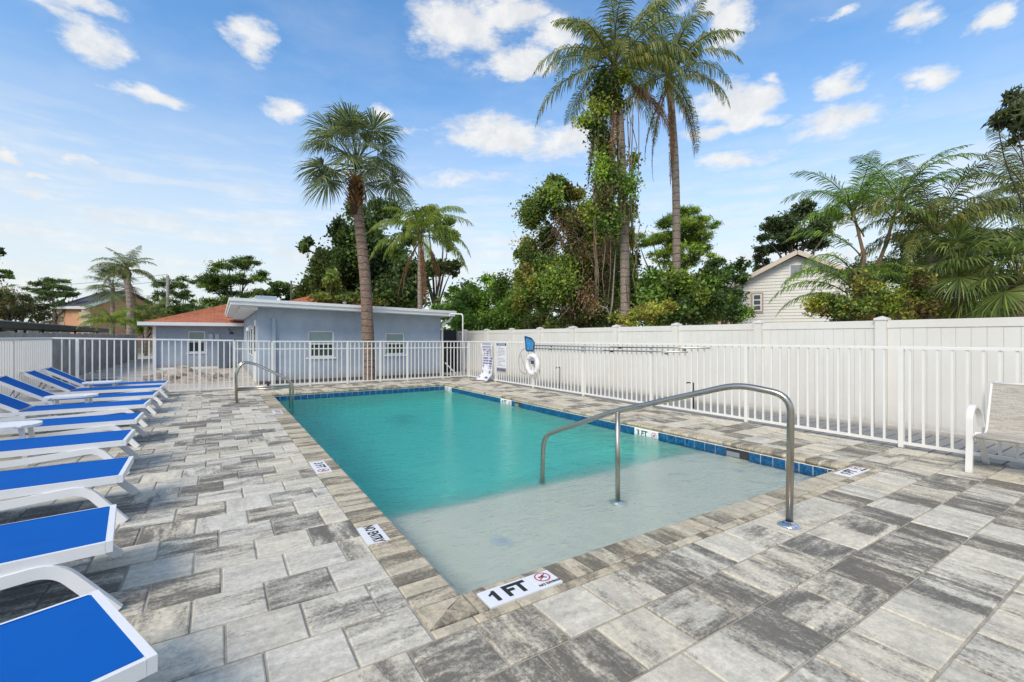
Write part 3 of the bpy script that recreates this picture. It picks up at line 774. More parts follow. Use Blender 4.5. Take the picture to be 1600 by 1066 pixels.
for i, yy in enumerate((10.98, 11.42)):
    r = thing('grab_rail', ('steel grab rail with crossbar at the ladder, the one nearer the camera', 'steel grab rail with crossbar at the ladder, the one nearer the railing')[i], 'grab rail', (.31, yy, 0), rad(0), gg)
    m = MB(); m.tube(smooth_path([(0, 0, 0), (-.01, 0, .62), (.10, 0, .83), (.30, 0, .80), (.86, -.30, .50), (1.0, -.38, .38), (1.0, -.38, -.9)], .12, 6), .022, 12); m.build('rail', STEEL, r)
    m = MB(); m.tube([(.0, 0, .26), (1.0, -.38, .30)], .017, 10); m.build('crossbar', STEEL, r)
    m = MB(); m.disc((0, 0), .055, .002, .016, 18); m.build('escutcheon', STEEL, r)

# ---------------------------------------------------------------- patio chair
ch = thing('patio_chair', 'white framed patio chair with woven taupe sling by the right railing', 'chair', (6.3, 1.42, 0), 0)
for k, yy in (('near', -.62), ('far', 0.)):
    sgn = 1 if k == 'far' else -1
    path = smooth_path([(0, yy, 0), (.03, yy, .30), (.035, yy, .58), (.14, yy, .665), (.33, yy, .60), (.42, yy, .42)], .11, 6)
    m = MB(); m.bar(path, .052, .03, up=(0, 1, 0)) if False else m.sweep(path, [(-.014, -.026), (.014, -.026), (.014, .026), (-.014, .026)], up=(0, 1, 0)); m.build('armrest', WHITE, ch)
    m = MB(); m.sweep([(.30, yy, .36), (.50, yy, .16), (.60, yy, 0)], [(-.014, -.024), (.014, -.024), (.014, .024), (-.014, .024)], up=(0, 1, 0)); m.build('rear_leg', WHITE, ch)
    m = MB(); yi = yy-sgn*.035
    m.tube(smooth_path([(.01, yi, .375), (.42, yi, .345), (.62, yi, .86), (.66, yi-sgn*.04, .875)], .06, 5), .013, 8); m.build('side_rail', WHITE, ch)
m = MB(); vs = []; path = smooth_path([(-.005, 0, .36), (.03, 0, .388), (.42, 0, .355), (.615, 0, .86)], .07, 6)
for p in path:
    for yy in (-.575, -.31, -.045): vs.append((p[0], yy, p[2]+.004-(.012 if yy == -.31 else 0)))
nn = len(path); m.add(vs, [(i*3+j, i*3+j+1, (i+1)*3+j+1, (i+1)*3+j) for i in range(nn-1) for j in range(2)], None, True)
m.build('sling', TAUPE, ch)
m = MB(); m.tube([(.0, -.58, .368), (.0, -.04, .368)], .016, 10); m.build('front_roll', TAUPE, ch)
m = MB(); m.tube([(.62, -.58, .865), (.62, -.04, .865)], .013, 8); m.tube([(.3, -.6, .33), (.3, -.02, .33)], .011, 8); m.build('cross_rail', WHITE, ch)

# ---------------------------------------------------------------- signs, ring, net
def sign_lines(o, w, h, rows, m_, seed, z=.002):
    rr = random.Random(seed); m = MB()
    for (v, hh, k) in rows:
        x = -w*.42
        while x < w*.40:
            l = rr.uniform(.04, .16)*w*k
            if x+l > w*.43: break
            m.add([(x, v-hh/2, z), (x+l, v-hh/2, z), (x+l, v+hh/2, z), (x, v+hh/2, z)], [(0, 1, 2, 3)]); x += l+w*.025
            if rr.random() < .07: break
    return m.build('small_print', m_, o)
F = frame((0, -1, 0), (0, 0, 1))
sg = thing('pool_rules_sign', 'flat white pool rules sign with navy bands, right one of the two signs', 'sign', (RX-.03, 11.6, .75))
sg.matrix_basis = Matrix.Translation((RX-.032, 11.6, .755)) @ F
m = MB(); m.box(-.29, .29, -.44, .44, -.004, 0); m.build('board', PAPER, sg)
m = MB(); m.box(-.27, .27, .345, .42, .0005, .0015); b_ = m.build('header_band', NAVY, sg); link('lettering', text_mesh('POOL RULES', .075, PAPER, .001, .95), b_, (0, .382, .0025))
m = MB(); m.box(-.27, .27, -.43, -.31, .0005, .0015); b_ = m.build('footer_band', GALV, sg); link('lettering', text_mesh('NO DIVING', .085, NAVY, .002), b_, (0, -.37, .0025))
sign_lines(sg, .52, .7, [(.30-.042*i, .014, 1.) for i in range(14)], GALV, 3)
s2 = thing('curled_banner', 'curling white vinyl notice with blue print touching the deck, left of the pool rules sign', 'banner', (RX-.03, 12.38, .6))
s2.matrix_basis = Matrix.Translation((RX-.035, 12.36, 0)) @ F
def curl(v): # height -> (height, stand-off)
    return (v, .02+.03*math.sin(v*7)+(.0 if v > .22 else (.22-v)*1.15))
hs = [0.035+.045*i for i in range(26)]
m = MB(); vs = []
for v in hs:
    a, b = curl(v)
    for j in range(7):
        u = -.35+.7*j/6; k = .03*math.sin(3*v+1)
        vs.append((u*(1-.12*math.sin(v*3.1))+k, a+.0, b+.035*math.cos(j*1.05)*(1 if v < .9 else .4)))
m.add(vs, [(i*7+j, i*7+j+1, (i+1)*7+j+1, (i+1)*7+j) for i in range(len(hs)-1) for j in range(6)], None, True); sheet = m.build('sheet', PAPER, s2)
rr = random.Random(5); m = MB()
for i, (v, hh, den) in enumerate([(1.14, .03, 1), (1.06, .02, 1), (1.02, .012, 1), (.96, .035, .9), (.90, .03, .8), (.84, .04, .8), (.78, .025, .7), (.70, .055, .9), (.62, .055, 1), (.54, .055, 1), (.46, .05, .8), (.40, .03, .7), (.30, .045, .9), (.25, .02, 1), (.12, .05, 1.)]):
    x = -.27
    while x < .24:
        l = rr.uniform(.02, .06)
        if rr.random() < den:
            vv = []
            for (xx, yy) in ((x, v-hh/2), (x+l, v-hh/2), (x+l, v+hh/2), (x, v+hh/2)):
                jj = (xx/(1-.12*math.sin(yy*3.1))+.35)/.7*6
                vv.append((xx, yy, curl(yy)[1]+.035*math.cos(jj*1.05)*(1 if yy < .9 else .4)+.006))
            m.add(vv, [(0, 1, 2, 3)])
        x += l+.012
m.build('blue_print', mat('blue_print', (.10, .11, .33), .6), sheet)

lr = thing('life_ring', 'white life ring with rope hanging on the right railing', 'life ring')
lr.matrix_basis = Matrix.Translation((RX-.075, 9.93, .63)) @ F
m = MB(); m.tube([(.235*math.cos(2*math.pi*i/36), .235*math.sin(2*math.pi*i/36), 0) for i in range(36)], .062, 14, closed=True); m.build('ring', FOAM, lr)
for i in range(4):
    a = math.pi/4+i*math.pi/2; m = MB()
    m.tube([(.235*math.cos(a+.14*j), .235*math.sin(a+.14*j), 0) for j in (-1, 0, 1)], .0645, 14); m.build('strap', mat('ring_band', (.70, .70, .72), .5) if i == 0 else bpy.data.materials['ring_band'], lr)
m = MB(); m.tube([(.315*math.cos(2*math.pi*i/48)*(1+.03*math.sin(i*math.pi/3)), .315*math.sin(2*math.pi*i/48)*(1+.03*math.sin(i*math.pi/3)), .01) for i in range(48)], .006, 6, closed=True); m.build('rope', FOAM, lr)
m = MB(); m.box(-.05, .03, .01, .10, -.02, .03, .01); m.build('hook_bracket', NAVY, lr)
nt = thing('leaf_net', 'blue leaf skimmer net on top of a pole hung along the right railing', 'pool net')
nt.matrix_basis = Matrix.Translation((RX-.06, 10.12, 1.17)) @ F
fr_ = smooth_path([(-.20, .20, 0), (.10, .15, 0), (.24, .04, 0), (.20, -.18, 0), (-.14, -.19, 0), (-.20, .20, 0)], .05, 4)
m = MB(); m.tube(fr_, .016, 8); m.build('net_frame', mat('dark_blue_plastic', (.008, .05, .13), .4), nt)
m = MB(); m.add([(p[0]*.97, p[1]*.97, -.004-.02*math.cos(p[0]*8)) for p in fr_[:-1]], [tuple(range(len(fr_)-1))]); m.build('net_mesh', BLUEPL, nt)
for i, (z, y0, y1) in enumerate(((1.135, 9.95, 4.76), (1.055, 9.9, 5.2))):
    o = thing('telescopic_pole', ('upper grey telescopic pole hung along the right railing', 'lower grey telescopic pole hung along the right railing')[i], 'pole', (RX-.05, y0, z), 0, 'poles hung along the right railing')
    m = MB(); m.tube([(0, 0, 0), (0, (y1-y0)*.55, .004)], .016, 10); m.build('outer_tube', GALV, o)
    m = MB(); m.tube([(0, (y1-y0)*.55, .004), (0, y1-y0, .03)], .013, 10); m.build('inner_tube', STEEL, o)
    for k in (.15, .6, .9):
        m = MB(); m.box(-.02, .03, -.02, .02, -.025, .0, .004); m.build('hook', DARK, o, (0, (y1-y0)*k, 0))
o = thing('cable_loop', 'thin grey cable loop hanging beside the life ring', 'cable', (RX-.04, 10.5, 1.05))
m = MB(); m.tube(smooth_path([(0, -.35, .0), (0, .0, -.02), (0, .18, -.3), (0, .12, -.65), (0, -.28, -.72), (0, -.1, -.45), (0, .05, -.2)], .2, 6), .007, 6); m.build('cable', GALV, o)
for i, (y, z) in enumerate(((9.57, .5), (5.52, .43))):
    o = thing('hose_bib', ('dark standpipe tap between the fences, right of the life ring', 'dark standpipe tap between the fences, behind the handrail')[i], 'tap', (7.6, y, 0), 0, 'standpipe taps between the two fences')
    m = MB(); m.tube([(0, 0, -.02), (0, 0, z+.05)], .014, 8); m.build('pipe', DARK, o)
    m = MB(); m.tube([(0, 0, z+.05), (-.02, .12, z+.05), (-.02, .15, z+.02)], .012, 8); m.build('spout', DARK, o)

# slender white frame pole at the far right corner
o = thing('pipe_arch', 'thin white pipe bent over from the eave down to the far corner of the fences', 'pipe', (6.95, 14.0, 0))
m = MB(); m.tube(smooth_path([(0, 0, -.1), (0, 0, 2.13), (-.25, .5, 2.15), (-.25, .5, 2.05)], .10, 5), .022, 8); m.build('pipe', TRIM, o)

# ---------------------------------------------------------------- blue building
A = thing('pool_house', 'low blue stucco building with a white flat roof edge beyond the pool', 'building', (1.0, 16.0, -.1))
LA, DA = 6.02, 9.6
def zt_(x): return 2.37-.15*x/LA
m = MB(); x1, x2 = 0, LA
# front wall with window openings left as recesses
wins = [(1.42, 2.22, .80, 1.66), (3.93, 4.63, .84, 1.60)]
def wall_with_holes(m, x0, x1, z0, ztop, holes, y, th=.12):
    xs = sorted({x0, x1}|{h[0] for h in holes}|{h[1] for h in holes})
    for a, b in zip(xs[:-1], xs[1:]):
        hs_ = [h for h in holes if h[0] <= a+1e-6 and h[1] >= b-1e-6]
        if hs_:
            h = hs_[0]; quad(m, (a, y, z0), (b, y, z0), (b, y, h[2]), (a, y, h[2])); quad(m, (a, y, h[3]), (b, y, h[3]), (b, y, ztop(b)), (a, y, ztop(a)))
        else: quad(m, (a, y, z0), (b, y, z0), (b, y, ztop(b)), (a, y, ztop(a)))
    for h in holes:
        a, b, c, d = h
        quad(m, (a, y, c), (b, y, c), (b, y+th, c), (a, y+th, c)); quad(m, (a, y+th, d), (b, y+th, d), (b, y, d), (a, y, d))
        quad(m, (a, y, c), (a, y+th, c), (a, y+th, d), (a, y, d)); quad(m, (b, y+th, c), (b, y, c), (b, y, d), (b, y+th, d))
wall_with_holes(m, 0, LA, .0, zt_, wins, 0)
quad(m, (0, 0, 0), (0, 0, 2.37), (0, DA, 2.37), (0, DA, 0)); quad(m, (LA, 0, 0), (LA, DA, 0), (LA, DA, 2.22), (LA, 0, 2.22)); quad(m, (0, DA, 0), (0, DA, 2.3), (LA, DA, 2.22), (LA, DA, 0))
m.build('wall', STUCCO, A)
m = MB(); m.box(-.005, LA+.02, -.03, -.0025, 0., .10); m.build('base_strip', mat('dark_grey', (.10, .10, .11), .9), A)  # dark grey strip along the foot of the front wall
m = MB(); vs = []
X0, X1, Y0, Y1 = -.72, LA+.30, -.62, DA+.3
def slab(m, zo, th, X0, X1, Y0, Y1):
    f = lambda x: zt_(x)+zo
    vs = [(X0, Y0, f(X0)), (X1, Y0, f(X1)), (X1, Y1, f(X1)), (X0, Y1, f(X0)), (X0, Y0, f(X0)+th), (X1, Y0, f(X1)+th), (X1, Y1, f(X1)+th), (X0, Y1, f(X0)+th)]
    m.add(vs, [(3, 2, 1, 0), (4, 5, 6, 7), (0, 1, 5, 4), (1, 2, 6, 5), (2, 3, 7, 6), (3, 0, 4, 7)])
slab(m, .003, .10, X0, X1, Y0, Y1); rf = m.build('roof', TRIM, A)
m = MB(); slab(m, .105, .09, X0-.04, X1+.04, Y0-.04, Y1+.04); m.build('drip_edge', TRIM, rf)
m = MB(); slab(m, -.10, .10, X0+.25, -.02, Y0+.3, Y1); m.build('soffit_box', TRIM, rf)
def window(par, x0, x1, z0, z1, y, blind=.5, sill=True, cols=1):
    o = MB(); t = .045
    for a, b, c, d in ((x0, x1, z0, z0+t), (x0, x1, z1-t, z1), (x0, x0+t, z0+t, z1-t), (x1-t, x1, z0+t, z1-t), (x0+t, x1-t, (z0+z1)/2-.02, (z0+z1)/2+.02)):
        o.box(a, b, y-.012, y+.05, c, d)
    f = o.build('window', TRIM, par)
    m = MB(); m.box(x0+t, x1-t, y+.03, y+.035, z0+t, (z0+z1)/2-.02); m.build('pane', GLASS, f)
    m = MB(); m.box(x0+t, x1-t, y+.02, y+.025, (z0+z1)/2+.02, z1-t); m.build('pane', BLIND, f)
    if sill: m = MB(); m.box(x0-.06, x1+.06, y-.10, y-.015, z0-.06, z0-.004, .005); m.build('sill', TRIM, f)
    return f
for h in wins: window(A, *h, .06)
m = MB(); m.box(.38, .48, -.09, -.003, .1, 2.05, .01); m.build('wall_chase', STUCCO, A)
m = MB(); m.tube(smooth_path([(LA+.25, -.5, 2.2), (LA+.18, -.4, 2.08), (LA+.04, -.06, 1.95), (LA+.04, -.06, .0)], .08, 4), .035, 8); m.build('downspout', TRIM, A)
m = MB(); m.box(-.02, -.003, .5, 1.4, 0.02, 2.0); dr_ = m.build('door', TRIM, A)
m = MB(); m.box(-.028, -.021, .68, 1.22, 1.0, 1.85); m.build('pane', GLASS, dr_)
for yy in (2.2, 3.4, 4.6):
    m = MB(); m.box(-.03, -.003, yy, yy+.6, .8, 1.8); w_ = m.build('window', TRIM, A); m = MB(); m.box(-.036, -.031, yy+.06, yy+.54, .86, 1.74); m.build('pane', GLASS, w_)
m = MB(); m.tube([(0, 0, 0), (-.12, 0, .03), (-.16, 0, -.03)], .012, 8); m.disc((-.17, 0), .06, -.14, -.03, 12); m.build('wall_lamp', TRIM, A, (-.003, 1.7, 1.8))
m = MB(); m.box(.0, .62, 1., 1.6, 2.47, 2.80, .01); m.build('rooftop_unit', STUCCO, A)
m = MB(); m.disc((3.0, 2.), .05, 2.4, 2.72, 10); m.disc((3.0, 2.), .075, 2.721, 2.78, 10); m.build('vent_pipe', GALV, A)
m = MB(); m.bar([(LA-.10, -.25, 0.0), (LA+.10, -.45, .0)], .02, .02); m.bar([(LA+.05, -.3, .5), (LA+.45, -.32, .1)], .08, .03); m.build('splash_block', TRIM, A)

# wing with the red hip roof
B = thing('house_with_red_roof', 'blue house with red shingle hip roof behind the pool house', 'house', (-2.35, 25.6, -.1))
LB = 9.5; wb = [(1.17, 1.81, .75, 1.72)]
m = MB(); wall_with_holes(m, 0, LB, 0, lambda x: 2.06, wb, 0); quad(m, (0, 0, 0), (0, 0, 2.06), (0, 10, 2.06), (0, 10, 0)); quad(m, (LB, 0, 0), (LB, 10, 0), (LB, 10, 2.06), (LB, 0, 2.06)); m.build('wall', STUCCO, B)
window(B, *wb[0], .06)
m = MB(); m.box(-.01, 2.6, -.02, -.003, 0, .09); m.build('base_strip', TRIM, B)
m = MB(); e_ = .55; ap = at(398, 27.5, 466); ax, ay, az = ap.x+2.35, ap.y-25.6, ap.z+.1
ez = 2.06
R0 = [(-e_, -e_, ez), (LB+2, -e_, ez), (LB+2, 2*ay, ez), (-e_, 2*ay, ez), (ax, ay, az), (ax+1.5, ay, az-.35)]
m.add(R0, [(0, 1, 5, 4), (1, 2, 5), (2, 3, 4, 5), (3, 0, 4), (3, 2, 1, 0)]); rf = m.build('roof', REDROOF, B)
m = MB(); m.box(-e_-.02, LB+2, -e_-.03, -e_-.004, ez-.10, ez+.05); m.box(-e_-.03, -e_-.004, -e_-.02, 2*ay, ez-.10, ez+.05); m.build('fascia', TRIM, rf)
ap = at(502, 36, 458); hx_, hy_, hz_ = ap.x+2.35, ap.y-25.6, ap.z+.1
m = MB(); m.add([(hx_-4.4, hy_-4.4, hz_-1.5), (hx_+4.4, hy_-4.4, hz_-1.5), (hx_+4.4, hy_+4.4, hz_-1.5), (hx_-4.4, hy_+4.4, hz_-1.5), (hx_, hy_, hz_)], [(0, 1, 4), (1, 2, 4), (2, 3, 4), (3, 0, 4)]); m.build('rear_roof', REDROOF, B)
m = MB(); m.box(hx_-3.9, hx_+3.9, hy_-3.9, hy_+3.9, 0, hz_-1.5); m.build('rear_wall', STUCCO, B)
m = MB(); m.tube([(3.0, .3, 2.1), (3.0, .3, 3.1)], .025, 8); m.disc((3.0, .3), .07, 3.1, 3.2, 10); m.build('vent_pipe', GALV, rf)
m = MB(); m.box(-.10, .02, -.1, -.004, 0., 2.0, .01); m.build('downspout', TRIM, B)
for xx in (1.95, 2.2):
    m = MB(); m.box(xx, xx+.17, -.08, -.004, 1.35, 1.62, .01); m.build('meter_box', mat('pale_grey_box', (.50, .53, .57), .5) if xx < 2 else bpy.data.materials['pale_grey_box'], B)
m = MB(); m.tube(smooth_path([(2.75, -.02, 1.8), (2.75, -.25, 1.85), (2.85, -.3, 1.7)], .08, 4), .015, 6); m.disc((2.85, -.3), .08, 1.58, 1.7, 12); m.build('wall_lamp', DARK, B)
m = MB(); m.box(2.3, 2.7, -.35, -.01, 0., 1.2, .01); m.build('utility_cabinet', mat('blue_grey_cabinet', (.12, .15, .20), .7), B)

# grey wooden fence, carport, rubble, drains
wf = thing('wooden_fence', 'weathered grey wooden board fence along the sandy yard at left', 'fence', (-4.2, 10., -.1))
for yy in range(0, 0): pass
y = 0.; bd = MB(); bd.box(-.012, .012, -.155, .155, 0, 1.60, .004); bdm2 = bd.mesh('board', WOODG)
while y < 29:
    o = link('board', bdm2, wf, (random.uniform(-.012, .012)-y*.012, y, random.uniform(-.04, .03))); o.rotation_euler[2] = random.uniform(-.02, .02); y += .32
m = MB(); m.bar([(-.03, 0, 1.2), (-.38, 29, 1.2)], .04, .09); m.bar([(-.03, 0, .4), (-.38, 29, .4)], .04, .09); m.build('fence_rail', WOODG, wf)
cp = thing('carport', 'long low carport with a dark flat roof beyond the grey wooden fence', 'carport', (-9.4, 14., -.1))
m = MB(); m.box(-5., 0, 0, 50, 1.95, 2.28); m.build('roof', DARK, cp)
m = MB()
for i in range(170): m.tube([(-.6, .15+i*.29, 2.295), (.04, .15+i*.29, 2.295)], .035, 6)
m.build('corrugation', GALV, cp, kind='stuff')
for yy in (2, 8, 14, 21, 28, 36, 44):
    m = MB(); m.box(-.4, -.28, yy, yy+.12, 0, 1.95); m.build('post', DARK, cp)
for i, (px, d) in enumerate(((118, 15.2), (155, 15.6))):
    p = at(px, d); o = thing('drain_grate', ('black drain grate in the sand, left one of two behind the far railing', 'black drain grate in the sand, right one of two behind the far railing')[i], 'grate', (p.x, p.y, -.1), 0, 'drain grates in the sand')
    m = MB(); m.box(-.45, .45, -.12, .12, 0, .02); m.build('grate_frame', DARK, o)
    for k in range(7): m = MB(); m.box(-.42+.12*k, -.36+.12*k, -.11, .11, .0205, .03); m.build('bar', GALV, o)
rb = thing('rubble_pile', 'low pile of pale sand and broken rubble behind the far railing', 'rubble pile', (-.95, 18.6, -.1))
N = 26; vs = []; fs = []
for i in range(N):
    for j in range(N):
        u, v = -1+2*i/(N-1), -1+2*j/(N-1); r = math.hypot(u, v)
        vs.append((u*1.5, v*1.0, max(-.02, .42*(1-r)**1.0*(1+.3*math.sin(5*u+2)*math.cos(4*v))+random.uniform(-.03, .03) if r < 1 else -.02)))
m = MB(); m.add(vs, [(i*N+j, (i+1)*N+j, (i+1)*N+j+1, i*N+j+1) for i in range(N-1) for j in range(N-1)]); m.build('heap', RUBBLE, rb)
for i in range(40):
    a, r = random.uniform(0, 6.28), random.random()**.6; s_ = random.uniform(.04, .13)
    m = MB(); vs = [(random.uniform(.6, 1)*s_*sx, random.uniform(.6, 1)*s_*sy, random.uniform(.5, 1)*s_*sz) for sx in (-1, 1) for sy in (-1, 1) for sz in (-1, 1)]
    m.add(vs, [(0, 1, 3, 2), (4, 6, 7, 5), (0, 4, 5, 1), (2, 3, 7, 6), (0, 2, 6, 4), (1, 5, 7, 3)])
    m.build('stone', RUBBLE, rb, (1.4*r*math.cos(a), .9*r*math.sin(a), max(0, .40*(1-r))+.03))
# dark mesh screen closing the passage beside the pool house
o = thing('mesh_screen', 'dark mesh screen between the pool house and the vinyl fence', 'screen', (7.05, 17.4, -.1))
m = MB(); m.box(0, 1.3, -.01, .01, 0, 1.75); m.build('mesh', DARK, o)
for xx in (0., 1.3): m = MB(); m.tube([(xx, -.03, 0), (xx, -.03, 1.85)], .02, 8); m.build('post', GALV, o)

# ---------------------------------------------------------------- far buildings
Rv, Fv = Vector((cosA, -sinA, 0)), Vector((sinA, cosA, 0))
p = at(1151, 26)
H = thing('siding_house', 'two storey house with cream lap siding and a gable behind the vinyl fence', 'house', (p.x, p.y, -.2), -YAW-rad(28))
Wd = 5.8; eave = 4.60; peak = 6.05; xm = 2.9
m = MB(); quad(m, (0, 0, 0), (Wd, 0, 0), (Wd, 0, eave), (xm, 0, peak-.15), (0, 0, eave)); quad(m, (0, 0, 0), (0, 0, eave), (0, 9, eave), (0, 9, 0)); m.build('wall', SIDING, H)
m = MB(); z = 0.; 
while z < peak-.2:
    def lim(z): return (0., Wd) if z < eave else ((z-eave)/(peak-.15-eave)*xm, Wd-(z-eave)/(peak-.15-eave)*(Wd-xm))
    a0, b0 = lim(z+.16)
    if b0 > a0: m.add([(a0, -.030, z), (b0, -.030, z), (b0, -.004, z+.165), (a0, -.004, z+.165), (a0, -.003, z), (b0, -.003, z)], [(0, 1, 2, 3), (4, 5, 1, 0)])
    z += .17
m.build('lap_siding', SIDING, H, kind='stuff')
m = MB()
for (xa, za, xb, zb_) in ((-.35, eave-.22, xm, peak), (xm, peak, Wd+.35, eave-.22)):
    m.add([(xa, -.4, za), (xb, -.4, zb_), (xb, 9.3, zb_), (xa, 9.3, za), (xa, -.4, za+.1), (xb, -.4, zb_+.1), (xb, 9.3, zb_+.1), (xa, 9.3, za+.1)], [(3, 2, 1, 0), (4, 5, 6, 7), (0, 1, 5, 4), (2, 3, 7, 6), (3, 0, 4, 7), (1, 2, 6, 5)])
rf = m.build('roof', GREYROOF, H)
m = MB()
for (xa, za, xb, zb_) in ((-.38, eave-.25, xm, peak), (xm, peak, Wd+.38, eave-.25)): m.bar([(xa, -.43, za), (xb, -.43, zb_)], .05, .22)
m.build('rake_board', WOODR, rf)
m = MB(); m.box(.72, 1.32, -.09, -.035, 2.90, 4.02)
for a, b, c, d in (): pass
wn = m.build('window', TAN, H); m = MB(); m.box(.80, 1.24, -.11, -.091, 3.0, 3.92); fr2 = m.build('window_frame', TRIM, wn)
for k in range(3): m = MB(); m.box(.86, 1.18, -.120, -.111, 3.06+.29*k, 3.29+.29*k); m.build('pane', GLASS, wn)
m = MB(); m.box(2.55, 3.20, -.06, -.035, 4.76, 5.46); lv = m.build('gable_louvre', TRIM, H); 
m = MB()
for k in range(9): m.box(2.61, 3.14, -.085, -.061, 4.80+.07*k, 4.85+.07*k)
m.build('louvre_slat', GALV, lv)
m = MB(); m.box(-.04, .08, -.06, -.035, 0, eave-.1); m.build('corner_board', TAN, H)
p = at(1092, 31)
H2 = thing('peach_cottage', 'low peach house with a pale grey roof, half hidden left of the siding house', 'house', (p.x, p.y, -.2), -YAW)
m = MB(); quad(m, (1.2, 0, 0), (3.6, 0, 0), (3.6, 0, 3.35), (1.2, 0, 3.35)); m.box(1.2, 3.6, .01, 5, 0, 3.3); m.build('wall', mat('pale_peach', (.62, .47, .36), .9), H2)
m = MB(); m.add([(-.1, -.6, 3.3), (4.4, -.6, 3.3), (4.4, 3, 4.6), (1.6, 3, 4.6), (-.1, 6, 3.3), (4.4, 6, 3.3)], [(0, 1, 2, 3), (4, 0, 3), (5, 4, 3, 2)]); m.build('roof', mat('pale_grey_roof', (.42, .44, .47), .8), H2)
m = MB(); m.box(2.2, 2.9, -.06, -.002, 2.1, 3.0); w_ = m.build('window', TAN, H2); m = MB(); m.box(2.27, 2.83, -.08, -.061, 2.17, 2.93); m.build('pane', GLASS, w_)

p = at(134, 60)
K = thing('peach_building', 'two storey peach building with dark grey gable roof and cream corner quoins', 'building', (p.x, p.y, -.2), 0)
ray = Vector((p.x, p.y, 0)).normalized(); rn = Vector((ray.y, -ray.x, 0)); ga = rn*.80+ray*.60; ea = -rn*.60+ray*.80
GW, EL, ez, pz = 11.2, 4.2, 5.5, 7.9
def G(a, b, z): v = ga*a+ea*b; return (v.x, v.y, z)
m = MB(); quad(m, G(0, 0, 0), G(GW, 0, 0), G(GW, 0, ez), G(GW/2, 0, pz-.1), G(0, 0, ez)); quad(m, G(0, 0, 0), G(0, 0, ez), G(0, EL, ez), G(0, EL, 0)); m.build('wall', PEACH, K)
m = MB(); o_ = .5
for s_ in (0, 1):
    A0 = -o_ if s_ == 0 else GW+o_; zA = ez-.15
    m.add([G(A0, -o_, zA), G(GW/2, -o_, pz), G(GW/2, EL+o_, pz), G(A0, EL+o_, zA), G(A0, -o_, zA+.2), G(GW/2, -o_, pz+.2), G(GW/2, EL+o_, pz+.2), G(A0, EL+o_, zA+.2)],
          [(0, 1, 2, 3), (4, 5, 6, 7), (0, 1, 5, 4), (2, 3, 7, 6), (3, 0, 4, 7), (1, 2, 6, 5)])
rf = m.build('roof', GREYROOF, K)
m = MB(); m.bar([G(-o_-.05, EL+o_, ez-.12), G(-o_-.05, -o_-.05, ez-.12), G(GW/2, -o_-.05, pz+.02)], .12, .25); m.build('fascia', TRIM, rf)
for (a, b) in ((0, 0), (0, EL)):
    for k in range(9):
        m = MB(); w_ = .55 if k % 2 else .35
        c = Vector(G(a, b, 0)); m.box(-w_, w_, -w_, w_, .6*k+.02, .6*k+.56, .02); m.build('quoin', QUOIN, K, c, -YAW+rad(30))
p = at(76, 62)
K2 = thing('low_annex', 'low cream annex with pale roof left of the peach building', 'building', (p.x, p.y, -.2), -YAW)
m = MB(); quad(m, (0, 0, 0), (4, 0, 0), (4, 0, 4.6), (0, 0, 3.6)); m.box(.0, 4, .1, 3, 0, 3.5); m.build('wall', mat('tan_stucco', (.42, .34, .27), .9), K2)
m = MB(); m.bar([(-.5, -.2, 3.5), (4.1, -.2, 4.7)], 1.2, .16); m.build('roof', TRIM, K2)

up = at(262, 45)
o = thing('utility_pole', 'grey utility pole rising behind the red roof', 'utility pole', (up.x, up.y, -.2))
m = MB(); m.tube([(0, 0, 0), (0, 0, 7.6)], .16, 10, scales=[1, .8]); m.build('pole', m_bark('pole_wood', (.34, .33, .31), (.24, .22, .2)), o)
m = MB(); m.bar([(-.9, 0, 7.0), (.9, 0, 7.0)], .1, .12); m.build('crossarm', WOODG, o)
o = thing('overhead_wire', 'thin dark overhead wires running across behind the left trees', 'overhead wire', (up.x, up.y, 0))
a = at(-200, 55); b = at(700, 60)
for z in (6.9, 5.6, 7.5):
    m = MB(); pp = []
    for (s_, e2) in ((Vector((0, 0, z)), Vector((a.x-up.x, a.y-up.y, z+1))),):
        pp = [s_.lerp(e2, i/10)-Vector((0, 0, 1.2*math.sin(math.pi*i/10))) for i in range(11)]
    m.tube(pp, .018, 5); m.build('wire', DARK, o)
p2 = at(455, 42); o = thing('utility_pole', 'thin dark utility pole between the oak and the rooftop unit', 'utility pole', (p2.x, p2.y, -.2)); m = MB(); m.tube([(0, 0, 0), (0, 0, 6.7)], .08, 8); m.build('pole', BARK, o)
m = MB(); m.bar([(-.5, 0, 6.3), (.5, 0, 6.3)], .07, .07); m.build('crossarm', BARK, o)

